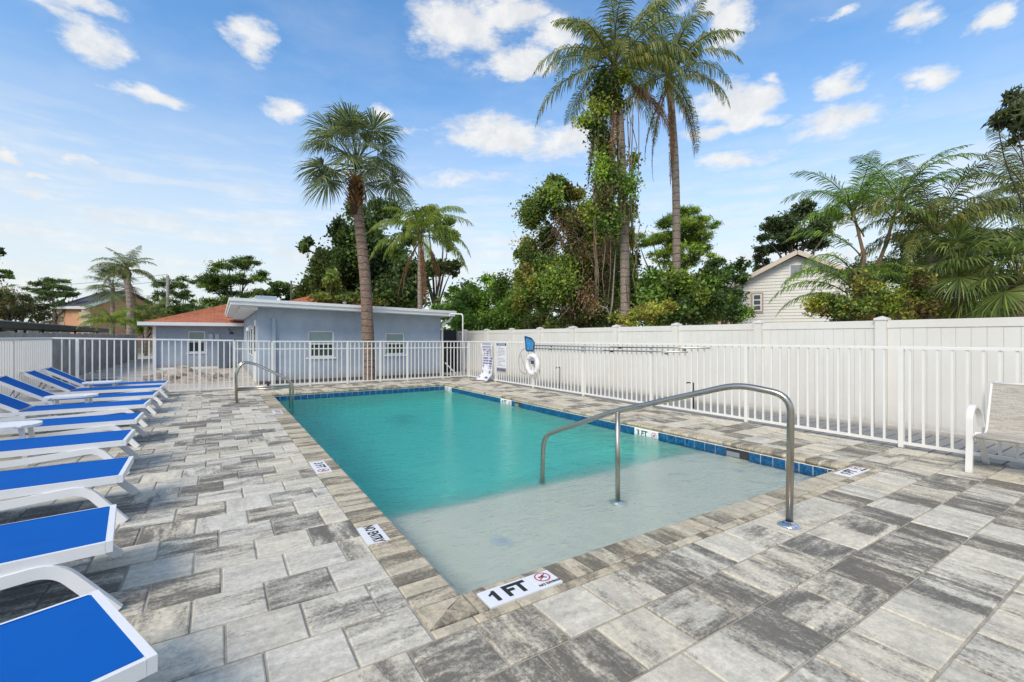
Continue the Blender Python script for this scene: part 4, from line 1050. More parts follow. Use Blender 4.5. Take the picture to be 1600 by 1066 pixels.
# ---------------------------------------------------------------- foliage
def leaves(name, parent, cents, rads, n, size, tints, squash=1., shell=.35, aspect=.5, droop=0., seed=0, tint_j=.35, props=None):
    """n leaf blades scattered through ellipsoidal clumps; cents Nx3, rads Nx3, tints: list of colours"""
    r = np.random.default_rng(seed); cents = np.asarray(cents, float); rads = np.asarray(rads, float)
    vol = (rads.prod(axis=1))**.67; idx = r.choice(len(cents), n, p=vol/vol.sum())
    d = r.normal(size=(n, 3)); d /= np.linalg.norm(d, axis=1)[:, None]
    rr = np.minimum(np.abs(r.normal(size=n))*.42+.45*r.random(n)**.6, 1.55)
    pos = cents[idx]+d*rads[idx]*rr[:, None]
    ax = r.normal(size=(n, 3)); ax[:, 2] -= droop; ax += d*.6; ax /= np.linalg.norm(ax, axis=1)[:, None]
    bx = np.cross(ax, r.normal(size=(n, 3))); bx /= np.linalg.norm(bx, axis=1)[:, None]
    s = size*(.55+.9*r.random(n))[:, None]
    V = np.empty((n, 4, 3)); V[:, 0] = pos-ax*s*.5; V[:, 1] = pos+bx*s*aspect*.5-ax*s*.05; V[:, 2] = pos+ax*s*.5; V[:, 3] = pos-bx*s*aspect*.5-ax*s*.05
    tc = np.asarray(tints, float)
    ct = r.integers(0, len(tc), len(cents)); own = r.integers(0, len(tc), n)
    pick = np.where(r.random(n) < .6, ct[idx], own); col = tc[pick]
    col = col*2.25; clump = (1+.30*r.normal(size=len(cents)))[idx]
    col = col*np.clip(clump*(1+tint_j*r.normal(size=n)), .35, 2.)[:, None]
    me = bpy.data.meshes.new(name); me.vertices.add(4*n); me.vertices.foreach_set('co', V.ravel())
    me.loops.add(4*n); me.loops.foreach_set('vertex_index', np.arange(4*n, dtype=np.int32))
    me.polygons.add(n); me.polygons.foreach_set('loop_start', np.arange(0, 4*n, 4, dtype=np.int32)); me.polygons.foreach_set('loop_total', np.full(n, 4, np.int32))
    a = me.attributes.new('tint', 'FLOAT_COLOR', 'FACE'); buf = np.ones((n, 4), np.float32); buf[:, :3] = np.clip(col, .003, .8); a.data.foreach_set('color', buf.ravel())
    me.materials.append(LEAF); me.update(); me.validate()
    return link(name, me, parent)
DKG = [(.030, .050, .014), (.045, .072, .018), (.022, .038, .013)]
MDG = [(.055, .095, .020), (.075, .12, .022), (.035, .065, .018)]
BRG = [(.10, .17, .022), (.14, .20, .025), (.065, .12, .022)]
PIN = [(.065, .10, .018), (.09, .125, .020), (.04, .065, .018)]
def rnd(a, b): return random.uniform(a, b)
def limb(m, a, b, r0, r1, sag=.15, n=6):
    a, b = Vector(a), Vector(b); mid = (a+b)/2+Vector((rnd(-1, 1), rnd(-1, 1), rnd(0, 1)))*(b-a).length*sag
    P = [a*(1-t)**2+mid*2*t*(1-t)+b*t*t for t in [i/n for i in range(n+1)]]
    m.tube(P, r0, 6, scales=[1-(1-r1/r0)*i/n for i in range(n+1)])
def tree(label, cat, base, h, blobs, n, size, tints, trunk_r=.2, group=None, seed=1, name='tree', aspect=.5, lean=0., jit=1., sub=5, shell=.4, bark=None, fork=.4):
    """blobs: (dx, dy, z, rx, ry, rz) relative to the base; every blob gets sub-clumps and a limb"""
    o = thing(name, label, cat, base, 0, group); rr = random.Random(seed)
    m = MB(); top = h*fork
    m.tube([(0, 0, -.1), (lean*.4, 0, top*.5), (lean, 0, top)], trunk_r, 9, scales=[1.2, .9, .7])
    cs, rs = [], []
    for (dx, dy, z, rx, ry, rz) in blobs:
        limb(m, (lean, 0, top*rr.uniform(.6, .97)), (dx, dy, z-rz*.3), trunk_r*.42, trunk_r*.09, .22, 8)
        for k in range(sub):
            u = Vector((rr.gauss(0, 1), rr.gauss(0, 1), rr.gauss(0, 1))).normalized()
            c = (dx+u.x*rx*.62, dy+u.y*ry*.62, z+u.z*rz*.62); f = rr.uniform(.36, .66)*jit
            cs.append(c); rs.append((rx*f, ry*f, rz*f*1.05))
            if k % 2 == 0: limb(m, (dx, dy, z-rz*.3), c, trunk_r*.14, trunk_r*.05, n=3)
    m.build('trunk', bark or BARK, o)
    leaves('crown', o, cs, rs, n, size, tints, seed=seed, shell=shell, aspect=aspect)
    return o

def px_blobs(base, d, lst, dd=0.):
    """list of (px, py, half width px, half height px) -> blobs relative to base"""
    out = []
    for q_ in lst:
        px, py, w_, h_ = q_[:4]; off = q_[4] if len(q_) > 4 else rnd(-1, 1)*dd
        p = at(px, d+off, py); k = (d+off)/FPX
        out.append((p.x-base.x, p.y-base.y, p.z-base.z, w_*k, w_*k, h_*k))
    return out
def tree_at(label, cat, px, d, lst, n, size, tints, dd=1., **kw):
    b = at(px, d); b.z = -.15; bl = px_blobs(b, d, lst, dd); h = max(x[2] for x in bl)
    return tree(label, cat, b, h, bl, n, size, tints, **kw)

# palms ------------------------------------------------------------
def pinnate(L, th0, th1, nl=44, ll=.55, hang=.5, tints=None, seed=0, wid=.036, dead=False):
    r = random.Random(seed); m = MB(); tints = tints or [(.06, .10, .02)]
    n = 24; P = [Vector((0, 0, 0))]; th = []
    for i in range(n):
        t = (i+.5)/n; a = th0+(th1-th0)*t**1.15; th.append(a)
        P.append(P[-1]+Vector((math.cos(a), 0, math.sin(a)))*L/n)
    stem = (.20, .19, .07) if not dead else (.22, .13, .07)
    m.tube(P, .022*L/2.6, 5, scales=[1-.85*i/n for i in range(n+1)], tint=stem)
    for k in range(nl):
        if r.random() < .07: continue
        t = .14+.85*(k+.5)/nl; f = t*n; i = min(n-1, int(f)); p = P[i].lerp(P[i+1], f-i)
        a = th[i]; T = Vector((math.cos(a), 0, math.sin(a))); U = Vector((-math.sin(a), 0, math.cos(a)))
        le = ll*(math.sin(math.pi*min(1., .12+t*.9))**.6)*r.uniform(.62, 1.18); hang_ = hang
        for s in (-1, 1):
            rise = r.uniform(-.25, .5)
            d1 = (Vector((0, s, 0))*.85+T*.55+U*rise*.6).normalized()
            d2 = (d1*(1-hang)+Vector((0, 0, -1))*hang+T*.15).normalized(); d3 = (d2*(1-hang*.7)+Vector((0, 0, -1))*hang*.9).normalized()
            q0 = p; q1 = q0+d1*le*.35; q2 = q1+d2*le*.35; q3 = q2+d3*le*.32
            w = T*wid*.5
            if dead: w = w*.7
            c = Vector(r.choice(tints))*r.uniform(.7, 1.35)*(1.0 if dead else 1.95)
            m.add([tuple(q0-w*.6), tuple(q0+w*.6), tuple(q1+w), tuple(q1-w), tuple(q2+w*.8), tuple(q2-w*.8), tuple(q3)], [(0, 1, 2, 3), (3, 2, 4, 5), (5, 4, 6)], tuple(c))
    return m.mesh('frond', LEAF)
def fan(Lp, th0, th1, R=.8, nseg=38, tints=None, seed=0, droop=.6, pet=(.16, .19, .06)):
    r = random.Random(seed); m = MB(); tints = tints or [(.07, .11, .03)]
    n = 8; P = [Vector((0, 0, 0))]
    for i in range(n):
        a = th0+(th1-th0)*(i/n); P.append(P[-1]+Vector((math.cos(a), 0, math.sin(a)))*Lp/n)
    m.tube(P, .018, 5, scales=[1.3-.6*i/n for i in range(n+1)], tint=pet)
    T = Vector((math.cos(th1-.2), 0, math.sin(th1-.2))); U = Vector((-T.z, 0, T.x)); Sd = Vector((0, 1, 0)); H0 = P[-1]
    for k in range(nseg):
        b = rad(-118+236*(k+.5)/nseg); d = T*math.cos(b)+Sd*math.sin(b)
        fold = .28*abs(math.sin(b)); d = (d-U*fold*.3+U*r.uniform(-.10, .14)).normalized()
        le = R*(.78+.28*math.cos(b))*r.uniform(.88, 1.1); w = d.cross(U).normalized()*R*.021
        q1 = H0+d*le*.45; d2 = (d+Vector((0, 0, -1))*droop*.35*r.uniform(.4, 1.2)).normalized(); q2 = q1+d2*le*.3
        d3 = (d2+Vector((0, 0, -1))*droop*r.uniform(.5, 1.6)).normalized(); q3 = q2+d3*le*.33
        c = Vector(r.choice(tints))*r.uniform(.75, 1.3)*1.7
        m.add([tuple(H0+U*.004), tuple(q1-w), tuple(q1+w), tuple(q2-w*.75), tuple(q2+w*.75), tuple(q3)], [(0, 1, 2), (1, 3, 4, 2), (3, 5, 4)], tuple(c))
    return m.mesh('frond', LEAF)
def trunk_tube(m, pts, r0, r1, rings=.0, n=40):
    P = [Vector(p) for p in pts]; out = []; sc = []
    for i in range(n+1):
        t = i/n; f = t*(len(P)-1); k = min(len(P)-2, int(f)); u = f-k
        a = P[max(0, k-1)]; b = P[k]; c = P[k+1]; d = P[min(len(P)-1, k+2)]
        out.append(.5*((2*b)+(c-a)*u+(2*a-5*b+4*c-d)*u*u+(3*b-a-3*c+d)*u**3)); sc.append((1+(r1/r0-1)*t)*(1+rings*(i % 2)))
    m.tube(out, r0, 12, scales=sc); return out
G1 = [(.075, .105, .028), (.055, .080, .026), (.13, .145, .035), (.045, .065, .024), (.16, .14, .04)]
G2 = [(.12, .16, .025), (.15, .18, .03), (.08, .12, .02)]
BR = [(.30, .16, .075), (.24, .12, .055), (.20, .11, .06), (.36, .22, .12)]
def crown(o, top, meshes, n, lo, hi, sc=1., seed=0, name='frond', flip=None):
    """meshes: list of (elevation rank 0..1, mesh)"""
    r = random.Random(seed)
    for i in range(n):
        t = i/(n-1) if n > 1 else 0; me = meshes[min(len(meshes)-1, int((lo+(hi-lo)*t)*len(meshes)))]
        q_ = link(name, me, o, top+Vector((0, 0, rnd(-.12, .10)*sc)), 0)
        q_.rotation_euler = (r.uniform(-.25, .25), r.uniform(-.12, .12), i*2.399+r.uniform(-.3, .3)); s_ = sc*r.uniform(.85, 1.12); q_.scale = (s_, s_, s_)

# sabal palm by the pool house
sb = at(577, 14.8); sb.z = -.1
o = thing('sabal_palm', 'tall single fan palm with a leaning trunk in front of the blue pool house', 'palm tree', sb)
k = 14.8/FPX; m = MB()
tr = trunk_tube(m, [(0, 0, 0), ((575-577)*k*cosA, -(575-577)*k*sinA, 1.5), ((571-577)*k*cosA, -(571-577)*k*sinA, 3.2), ((563-577)*k*cosA, -(563-577)*k*sinA, 4.8), ((556-577)*k*cosA, -(556-577)*k*sinA, 6.1)], .20, .15, .02); m.build('trunk', BARK_SABAL, o)
top = Vector(tr[-1])
m = MB()   # old leaf bases
for i in range(90):
    t = i/90; a = i*2.4; z = top.z-.55+1.0*t; rr_ = .19+.10*math.sin(math.pi*min(1, t*1.2)); c = Vector((top.x+math.cos(a)*rr_*.7, top.y+math.sin(a)*rr_*.7, z)); d = Vector((math.cos(a)*.7, math.sin(a)*.7, .7))
    w = Vector((-math.sin(a), math.cos(a), 0))*.05; col = random.choice(((.30, .15, .06), (.22, .10, .045), (.38, .22, .09)))
    e2 = c+d*rnd(.16, .32); m.add([tuple(c-w), tuple(c+w), tuple(e2+w*.5), tuple(e2-w*.5)], [(0, 1, 2, 3)], col)
m.tube([(top.x, top.y, top.z-.75), (top.x, top.y, top.z-.3), (top.x, top.y, top.z+.2), (top.x, top.y, top.z+.5)], .18, 12, scales=[1.0, 1.15, 1.25, .6], tint=(.12, .06, .03)); m.build('leaf_base_collar', LEAF, o)
SAB = [(.10, .125, .055), (.07, .09, .042), (.14, .165, .07), (.045, .06, .03)]
fans = [fan(1.15, rad(e0), rad(e1), .92, 44, SAB, i, dr) for i, (e0, e1, dr) in enumerate(((-12, -50, .35), (-5, -38, .5), (14, -22, .6), (28, -5, .7), (50, 15, .8), (68, 35, .8), (85, 62, .7)))]
crown(o, top+Vector((0, 0, .85)), fans, 36, .18, .999, 1.04, 3)
# queen palms
def queen(label, px, d, trunk_px, top_py, nf, L, seed, tr_r=.15, frond_t=G1, dead=4, scale=1., lo=0., grp=None, mes=None, sc=1.):
    b = at(px, d); b.z = -.15; o = thing('queen_palm', label, 'palm tree', b, 0, grp); k = d/FPX
    pts = [((q_[0]-px)*k*cosA, -(q_[0]-px)*k*sinA, at(px, d, q_[1]).z+.15) for q_ in trunk_px]; pts[0] = (0, 0, 0)
    m = MB(); tr = trunk_tube(m, pts, tr_r, tr_r*.8, .03); m.build('trunk', BARK_PALM, o)
    top = Vector(tr[-1])
    m = MB(); m.tube([top-Vector((0, 0, .25)), top+Vector((0, 0, .1)), top+Vector((0, 0, .55))], tr_r*1.0, 8, scales=[.9, 1.4, .4], tint=(.13, .14, .05))
    for i in range(26):
        a = i*2.4; c = top+Vector((math.cos(a)*.1, math.sin(a)*.1, rnd(-.3, .25))); e2 = c+Vector((math.cos(a)*.22, math.sin(a)*.22, rnd(-.6, .3))); w = Vector((-math.sin(a), math.cos(a), 0))*.03
        m.add([tuple(c-w), tuple(c+w), tuple(e2)], [(0, 1, 2)], random.choice(BR))
    m.build('crownshaft', LEAF, o)
    crown(o, top+Vector((0, 0, .3)), mes or QF, nf, lo, .999, sc, seed)
    for i in range(dead):
        q_ = link('dead_frond', DF[i % len(DF)], o, top+Vector((0, 0, .0))); q_.rotation_euler = (0, rnd(-.1, .1), seed*1.7+i*2.1); q_.scale = (sc, sc, sc*rnd(.8, 1.05))
    return o, top
QF = [pinnate(3.0, rad(e0), rad(e1), 50, .60, hg, G1, i) for i, (e0, e1, hg) in enumerate(((0, -82, .75), (16, -78, .7), (32, -70, .66), (46, -62, .62), (60, -48, .58), (72, -25, .5), (82, 15, .45)))]
QB = [pinnate(3.0, rad(e0), rad(e1), 50, .60, hg, G2, i+20) for i, (e0, e1, hg) in enumerate(((0, -82, .75), (22, -75, .7), (40, -66, .68), (58, -50, .6), (74, -25, .5)))]
DF = [pinnate(3.3, rad(-62), rad(-92), 60, .42, .93, BR, 40, .05, True), pinnate(3.6, rad(-78), rad(-90), 70, .36, .95, BR, 41, .055, True), pinnate(3.2, rad(-15), rad(-95), 50, .34, .93, BR, 42, .045, True)]
queen('tall queen palm with a bare ringed trunk, clothed in vine near its crown', 978, 15.5, [(978, 520), (976, 400), (972, 280), (968, 190), (960, 120)], 120, 28, 3., 1, .165, dead=6, sc=1.15)
queen('slimmer tall queen palm standing right of the vine-clad one', 1057, 17.5, [(1057, 520), (1057, 380), (1055, 260), (1050, 180), (1046, 130)], 130, 25, 3., 5, .15, dead=5, sc=1.12)
queen('drooping queen palm with two brown skirts of dead fronds above the pool house roof', 657, 28, [(657, 520), (656, 430), (657, 375)], 375, 22, 3., 9, .15, dead=9, mes=QB, sc=1.25)
queen('pale trunked queen palm rising at the far left behind the carport', 203, 30, [(205, 530), (203, 480), (198, 430)], 430, 20, 3., 4, .20, dead=1, sc=.72)
# vine on the tall palm: leaves along both sides of the trunk
vb = at(955, 15.2); o = thing('climbing_vine', 'leafy climbing vine hanging in a column down the tall palm trunk', 'vine', (vb.x, vb.y, 0))
def cloud_px(o, d, lst, n, size, tints, seed, dd=.4, name='foliage', **kw):
    cs, rs = [], []; r = random.Random(seed)
    for px, py, w_, h_ in lst:
        q_ = at(px, d+r.uniform(-dd, dd), py)-o.location; k = d/FPX; cs.append(tuple(q_)); rs.append((w_*k, w_*k*.8, h_*k))
    return leaves(name, o, cs, rs, n, size, tints, seed=seed, **kw)
cloud_px(o, 15.2, [(945, 130, 22, 30), (938, 170, 30, 22), (915, 190, 25, 10), (935, 205, 24, 26), (950, 235, 20, 30), (940, 270, 16, 34), (945, 310, 22, 34), (962, 160, 20, 30), (958, 280, 22, 40), (985, 290, 20, 26), (990, 250, 14, 18), (975, 120, 22, 18), (983, 330, 18, 26), (925, 330, 22, 22), (944, 245, 24, 40), (950, 345, 30, 26), (938, 285, 20, 30), (935, 150, 20, 20)], 17000, .09,
         [(.10, .15, .02), (.06, .10, .02), (.16, .19, .03), (.035, .06, .018), (.08, .06, .03)], 3, aspect=.8)
m = MB()
for i in range(9):
    px = rnd(925, 1000); P = [Vector(at(px+rnd(-6, 6), 15.1, 150+j*40))-o.location for j in range(9)]; m.tube(P, .018, 4)
for px in (984, 990, 968): m.tube([Vector(at(px+rnd(-4, 4), 15., 180+j*60))-o.location for j in range(4)], .02, 5)
m.build('hanging_stem', STEM, o, kind='stuff')

# the big vine-covered tree
VT = [(.085, .125, .022), (.055, .085, .020), (.14, .16, .028), (.16, .13, .03), (.035, .06, .018), (.085, .12, .025)]
o = tree_at('big tree smothered in vines, with brown dead tangles, behind the vinyl fence', 'tree', 905, 17.5,
        [(850, 330, 38, 40), (885, 300, 30, 22), (845, 390, 36, 42), (900, 360, 42, 45), (940, 390, 36, 50), (870, 440, 50, 45), (930, 460, 50, 42), (965, 430, 24, 50), (830, 470, 32, 38), (870, 288, 18, 14), (895, 420, 45, 45), (968, 350, 22, 44), (985, 400, 18, 50), (832, 430, 28, 36), (815, 400, 14, 20), (985, 460, 18, 40), (925, 335, 26, 26)],
        150000, .092, VT, dd=1.2, trunk_r=.3, seed=5, aspect=.7, sub=8, jit=.95, shell=.5)
ob = o.location; rr = random.Random(8)
cloud_px(o, 15.9, [(880, 360, 26, 30), (912, 400, 30, 32), (945, 395, 26, 30), (900, 340, 22, 22), (915, 460, 26, 36), (950, 440, 16, 40), (890, 480, 22, 25), (930, 480, 22, 25)], 3000, .09, [(.12, .075, .045), (.11, .065, .04), (.22, .14, .08), (.09, .05, .03)], 6, aspect=.3, name='dead_tangle', droop=1.2)
m = MB()
for i in range(110):
    px, py = rr.uniform(865, 965), rr.uniform(310, 480); d = rr.uniform(15.4, 17.2); l = rr.uniform(8, 40)
    sl = rr.gauss(0, 6); P = [Vector(at(px+sl*j+rr.uniform(-4, 4), d, py+l*j/4))-ob for j in range(5)]; m.tube(P, rr.uniform(.006, .014), 4)
m.build('dry_stem', STEM, o, kind='stuff')
o = thing('dead_branch', 'pale dead forked branch leaning at the foot of the vine-covered tree', 'branch', at(955, 15.6)); m = MB()
for P in ([(952, 505), (957, 470), (960, 420), (962, 390)], [(955, 498), (948, 482), (938, 478)]): m.tube([Vector(at(a, 15.6, b))-o.location for a, b in P], .035, 6, scales=[1-.15*i for i in range(len(P))])
m.build('branch', m_bark('bleached_wood', (.45, .40, .34), (.30, .25, .2)), o)

# hedges and shrubs behind the fence
tree_at('bright green leafy shrub thicket above the far corner of the vinyl fence', 'shrub', 755, 21, [(720, 480, 26, 26), (755, 470, 34, 34), (795, 470, 34, 42), (745, 500, 40, 24), (800, 505, 40, 26), (835, 500, 30, 32), (770, 445, 24, 16), (708, 460, 18, 14), (730, 495, 40, 30), (775, 495, 44, 34), (815, 480, 34, 36), (740, 460, 26, 22), (690, 485, 20, 20)], 44000, .13, BRG+MDG, dd=1.5, trunk_r=.12, seed=12, aspect=.5, sub=7)
tree_at('pine with flat green needle pads directly behind the slimmer tall palm', 'pine tree', 1060, 34, [(1020, 370, 34, 13), (1075, 340, 38, 15), (1105, 350, 22, 12), (1050, 375, 40, 14), (1090, 385, 30, 14), (1000, 380, 16, 8), (1110, 405, 18, 10), (1060, 410, 34, 14), (1028, 400, 22, 10), (1045, 350, 22, 12), (1075, 330, 20, 9), (1060, 355, 40, 18), (1095, 372, 24, 16), (1035, 388, 34, 16), (1070, 395, 30, 16)],
        26000, .32, [(.10, .145, .020), (.13, .17, .022), (.05, .08, .018)], dd=1.5, trunk_r=.26, seed=21, aspect=.16, sub=7, jit=.8, fork=.5)
tree_at('dark green glossy shrub under the slimmer tall palm', 'shrub', 1050, 15.5, [(1030, 455, 36, 36), (1070, 460, 38, 34), (1010, 485, 30, 22), (1100, 445, 28, 24), (1050, 490, 44, 24), (1100, 485, 34, 24)], 19000, .115, DKG+MDG[:2]+[(.11, .14, .02)], dd=.8, trunk_r=.1, seed=13, aspect=.65, sub=8)
tree_at('yellow-green low shrub at the fence top beside the ringed trunk', 'shrub', 1000, 13.2, [(985, 495, 24, 14), (1015, 490, 26, 16), (1040, 480, 16, 12), (965, 500, 16, 10)], 6000, .08, [(.17, .17, .03), (.10, .13, .022), (.14, .12, .03)], dd=.4, trunk_r=.05, seed=14, aspect=.6, sub=6)
tree_at('airy small leafed shrub in front of the peach cottage', 'shrub', 1130, 15, [(1105, 470, 26, 22), (1135, 480, 22, 22), (1150, 490, 18, 16), (1125, 445, 22, 18)], 6500, .085, MDG+DKG, dd=.6, trunk_r=.06, seed=15, aspect=.5, sub=7, shell=.7)
tree_at('mid green tree between the slimmer palm and the siding house', 'tree', 1130, 24, [(1125, 420, 24, 18), (1150, 435, 22, 16), (1105, 435, 26, 20), (1160, 415, 12, 12), (1135, 455, 34, 20)], 9000, .16, MDG+DKG, dd=1., trunk_r=.16, seed=16, sub=7)
tree_at('dark sparse oak with crooked limbs behind the siding house gable', 'oak tree', 1240, 40, [(1215, 355, 26, 12), (1255, 335, 26, 14), (1235, 370, 30, 12), (1280, 355, 20, 16), (1195, 370, 12, 8), (1185, 395, 14, 10), (1255, 320, 18, 7), (1300, 340, 18, 20), (1190, 412, 14, 12), (1240, 350, 30, 14), (1220, 385, 26, 12), (1270, 375, 26, 14), (1205, 345, 12, 7), (1200, 425, 20, 14)], 24000, .26, [(.040, .058, .022), (.028, .042, .020), (.060, .075, .026)], dd=1.5, trunk_r=.3, seed=17, sub=8, jit=1., fork=.62)
tree_at('low dark shrubs packed at the foot of the vine-covered tree', 'shrub', 900, 16.8, [(840, 500, 30, 18), (880, 505, 34, 16), (925, 500, 34, 20), (960, 495, 22, 18), (905, 485, 30, 18)], 13000, .09, MDG+[(.11, .12, .03), (.10, .075, .035)], dd=.5, trunk_r=.07, seed=61, aspect=.5, sub=7)
tree_at('green shrub between the ringed palm trunk and the slimmer palm', 'shrub', 1015, 19, [(1000, 470, 24, 30), (1030, 480, 34, 26), (1070, 480, 40, 26), (1110, 478, 30, 26), (1145, 485, 26, 20)], 14000, .12, MDG+BRG[:1], dd=1., trunk_r=.1, seed=62, aspect=.5, sub=7)
# oaks and pines at left and behind the pool house
tree_at('massive dark oak filling the skyline behind the tall fan palm', 'oak tree', 575, 38, [(540, 400, 34, 50), (575, 370, 30, 46), (600, 420, 44, 50), (550, 450, 50, 34), (505, 410, 20, 26), (490, 455, 30, 26), (640, 440, 40, 40), (600, 330, 28, 26), (560, 330, 18, 22), (530, 360, 16, 24), (480, 385, 14, 14), (620, 470, 50, 20), (560, 390, 50, 55), (520, 420, 34, 40), (610, 460, 50, 36), (580, 440, 50, 40)], 70000, .30, DKG+[(.06, .085, .022)], dd=3, trunk_r=.5, seed=18, sub=9, jit=1.)
tree_at('open crowned oak behind the drooping queen palm', 'oak tree', 680, 42, [(650, 345, 26, 18), (690, 350, 24, 20), (700, 375, 20, 18), (705, 420, 20, 16), (680, 420, 22, 16), (640, 370, 20, 16), (720, 465, 22, 14), (665, 330, 18, 9)], 12000, .34, [(.05, .07, .022), (.035, .05, .018), (.08, .10, .03)], dd=2, trunk_r=.3, seed=19, sub=7, jit=.75)
tree_at('yellow-green bushy tree under the left side of the massive oak', 'tree', 520, 32, [(520, 435, 18, 18), (510, 462, 30, 16), (560, 468, 40, 12)], 7000, .22, [(.13, .14, .03), (.07, .10, .02), (.05, .07, .02)], dd=1., trunk_r=.2, seed=20, sub=6)
tree_at('broad pine with layered green pads above the red roof', 'pine tree', 375, 50, [(330, 430, 32, 15), (360, 412, 34, 14), (395, 430, 26, 13), (385, 408, 26, 9), (315, 442, 22, 9), (350, 450, 40, 14), (400, 460, 28, 12), (345, 470, 40, 14), (375, 440, 30, 12)], 16000, .42, PIN+DKG[:1], dd=2.5, trunk_r=.35, seed=22, aspect=.2, sub=7, jit=.8, fork=.35)
tree_at('umbrella shaped pine at left above the carport', 'pine tree', 85, 60, [(60, 450, 26, 10), (85, 443, 30, 9), (105, 455, 20, 8), (75, 462, 36, 9), (115, 462, 14, 6), (90, 475, 20, 8)], 8000, .46, [(.05, .08, .022), (.035, .055, .02)], dd=2, trunk_r=.3, seed=23, aspect=.2, sub=6, jit=.7, fork=.55)
tree_at('slim double pine beside the utility pole', 'pine tree', 275, 52, [(255, 445, 18, 14), (280, 440, 18, 12), (270, 465, 24, 12), (250, 465, 14, 12), (290, 462, 16, 10), (300, 478, 22, 12), (265, 485, 22, 14)], 8000, .36, PIN+DKG, dd=2, trunk_r=.22, seed=24, aspect=.2, sub=6, jit=.75, fork=.5)
tree_at('thin leafy tree between the broad pine and the pool house rooftop unit', 'tree', 440, 45, [(435, 448, 18, 12), (425, 462, 16, 10), (455, 458, 14, 12), (440, 475, 26, 10)], 5000, .32, DKG+MDG, dd=1, trunk_r=.15, seed=25, sub=6, jit=.75)
tree_at('brownish dark bushy tree at the far left over the carport', 'tree', 30, 34, [(20, 480, 34, 22), (50, 485, 26, 20), (0, 470, 24, 26), (-40, 470, 40, 34), (35, 465, 20, 12)], 12000, .22, [(.06, .065, .022), (.10, .08, .035), (.04, .05, .02)], dd=1.5, trunk_r=.25, seed=26, aspect=.25, sub=7)
tree_at('leafy tree tip entering at the extreme left edge', 'tree', -30, 28, [(-2, 393, 10, 7), (3, 430, 16, 10), (-30, 410, 30, 30), (-40, 450, 40, 30)], 9000, .16, DKG, dd=.6, trunk_r=.2, seed=27, sub=6, jit=.8)
o_ = [(.13, .17, .025), (.09, .13, .02), (.05, .08, .02)]
def clump(label, px, d, n, L, sc, seed, py=None, tints=None, kind='pin', name='palm_shrub', lo=.2, up=0.):
    b = at(px, d); b.z = -.1 if py is None else at(px, d, py).z
    o = thing(name, label, 'palm shrub', (b.x, b.y, -.1)); m = MB(); m.tube([(0, 0, 0), (0, 0, b.z+.15)], .12, 8); m.build('trunk', BARK_PALM, o)
    crown(o, Vector((0, 0, b.z+.1)), {'pin': QF, 'brt': QB, 'fan': fans, 'pm': PMF}[kind], n, lo, .999, sc, seed); return o
PMF = [fan(1.0, rad(e0), rad(e1), 1.0, 40, [(.10, .14, .04), (.15, .18, .05), (.06, .09, .03)], i+60, dr, (.2, .2, .06)) for i, (e0, e1, dr) in enumerate(((-10, -50, .5), (10, -30, .7), (30, -5, .8), (50, 15, .9), (70, 40, .9), (85, 65, .8)))]
clump('yellow-green feathery palm left of the pale trunked queen palm', 175, 26, 22, 3, .62, 31, 505, kind='brt')
clump('dark feathery palm clump between the peach building and the red roof', 228, 36, 26, 3, .9, 32, 500, kind='pin')
clump('small fan palm beside the pale trunked queen palm', 176, 31, 24, 1, .95, 33, 450, kind='fan', name='sabal_palm')
tree_at('dark green bushes under the pines left of the red roof', 'shrub', 225, 42, [(212, 500, 24, 20), (240, 495, 34, 20), (285, 490, 30, 14)], 9000, .3, DKG+MDG, dd=2, trunk_r=.12, seed=34, aspect=.3, sub=6)

# right-hand palm group
areca = [pinnate(2.8, rad(e0), rad(e1), 46, .55, hg, [(.085, .15, .026), (.13, .20, .032), (.055, .095, .022)], i+80, .032) for i, (e0, e1, hg) in enumerate(((25, -70, .55), (50, -60, .5), (65, -45, .4), (78, -15, .35)))]
def frond_at(o, meshes, k, base_px, d, aim_az, sc, tilt=0., name='frond'):
    q_ = link(name, meshes[k], o, Vector(at(base_px[0], d, base_px[1]))-o.location); q_.rotation_euler = (0, tilt, aim_az); q_.scale = (sc, sc, sc)
b = at(1345, 12.6); o = thing('areca_palm', 'clumping feathery palm with orange-brown stems right of the siding house', 'palm tree', (b.x, b.y, -.1))
m = MB()
for P in ([(1345, 530), (1346, 460), (1350, 400), (1332, 325)], [(1352, 530), (1358, 450), (1385, 380), (1405, 308)], [(1342, 530), (1340, 470), (1335, 420)], [(1356, 530), (1368, 470), (1375, 440)]):
    m.tube([Vector(at(a_, 12.6, b_))-o.location for a_, b_ in P], .065, 8, scales=[1, .9, .75, .4][:len(P)])
m.build('stem', m_bark('orange_palm_stem', (.36, .22, .12), (.20, .12, .07)), o)
AZL, AZR = math.pi-YAW, -YAW     # towards the left / right of the view
crown(o, Vector(at(1332, 12.6, 335))-o.location, areca, 13, .1, .99, .74, 41)
crown(o, Vector(at(1405, 12.9, 318))-o.location, areca, 12, .2, .99, .86, 42)
crown(o, Vector(at(1340, 12.4, 440))-o.location, areca, 9, 0., .6, .55, 43)
for k, px, d, az, s_, tl in ((1, (1400, 350), 12.8, AZL+.15, 1.0, -.1), (0, (1345, 400), 12.5, AZL-.1, .85, -.5), (2, (1350, 370), 12.6, AZL+.2, .85, .1), (1, (1335, 430), 12.2, AZL+.4, .95, .1), (0, (1335, 440), 12.1, AZL+.2, .9, -.2), (1, (1325, 460), 12.4, AZL-.5, .8, .1), (1, (1330, 450), 12.3, AZL, .8, 0.), (0, (1330, 470), 12.3, AZL-.3, .75, -.1)):
    frond_at(o, areca, k, px, d, az, s_, tl)
b = at(1435, 12.2); o = thing('queen_palm', 'young queen palm throwing long arching fronds toward the upper right', 'palm tree', (b.x, b.y, -.1))
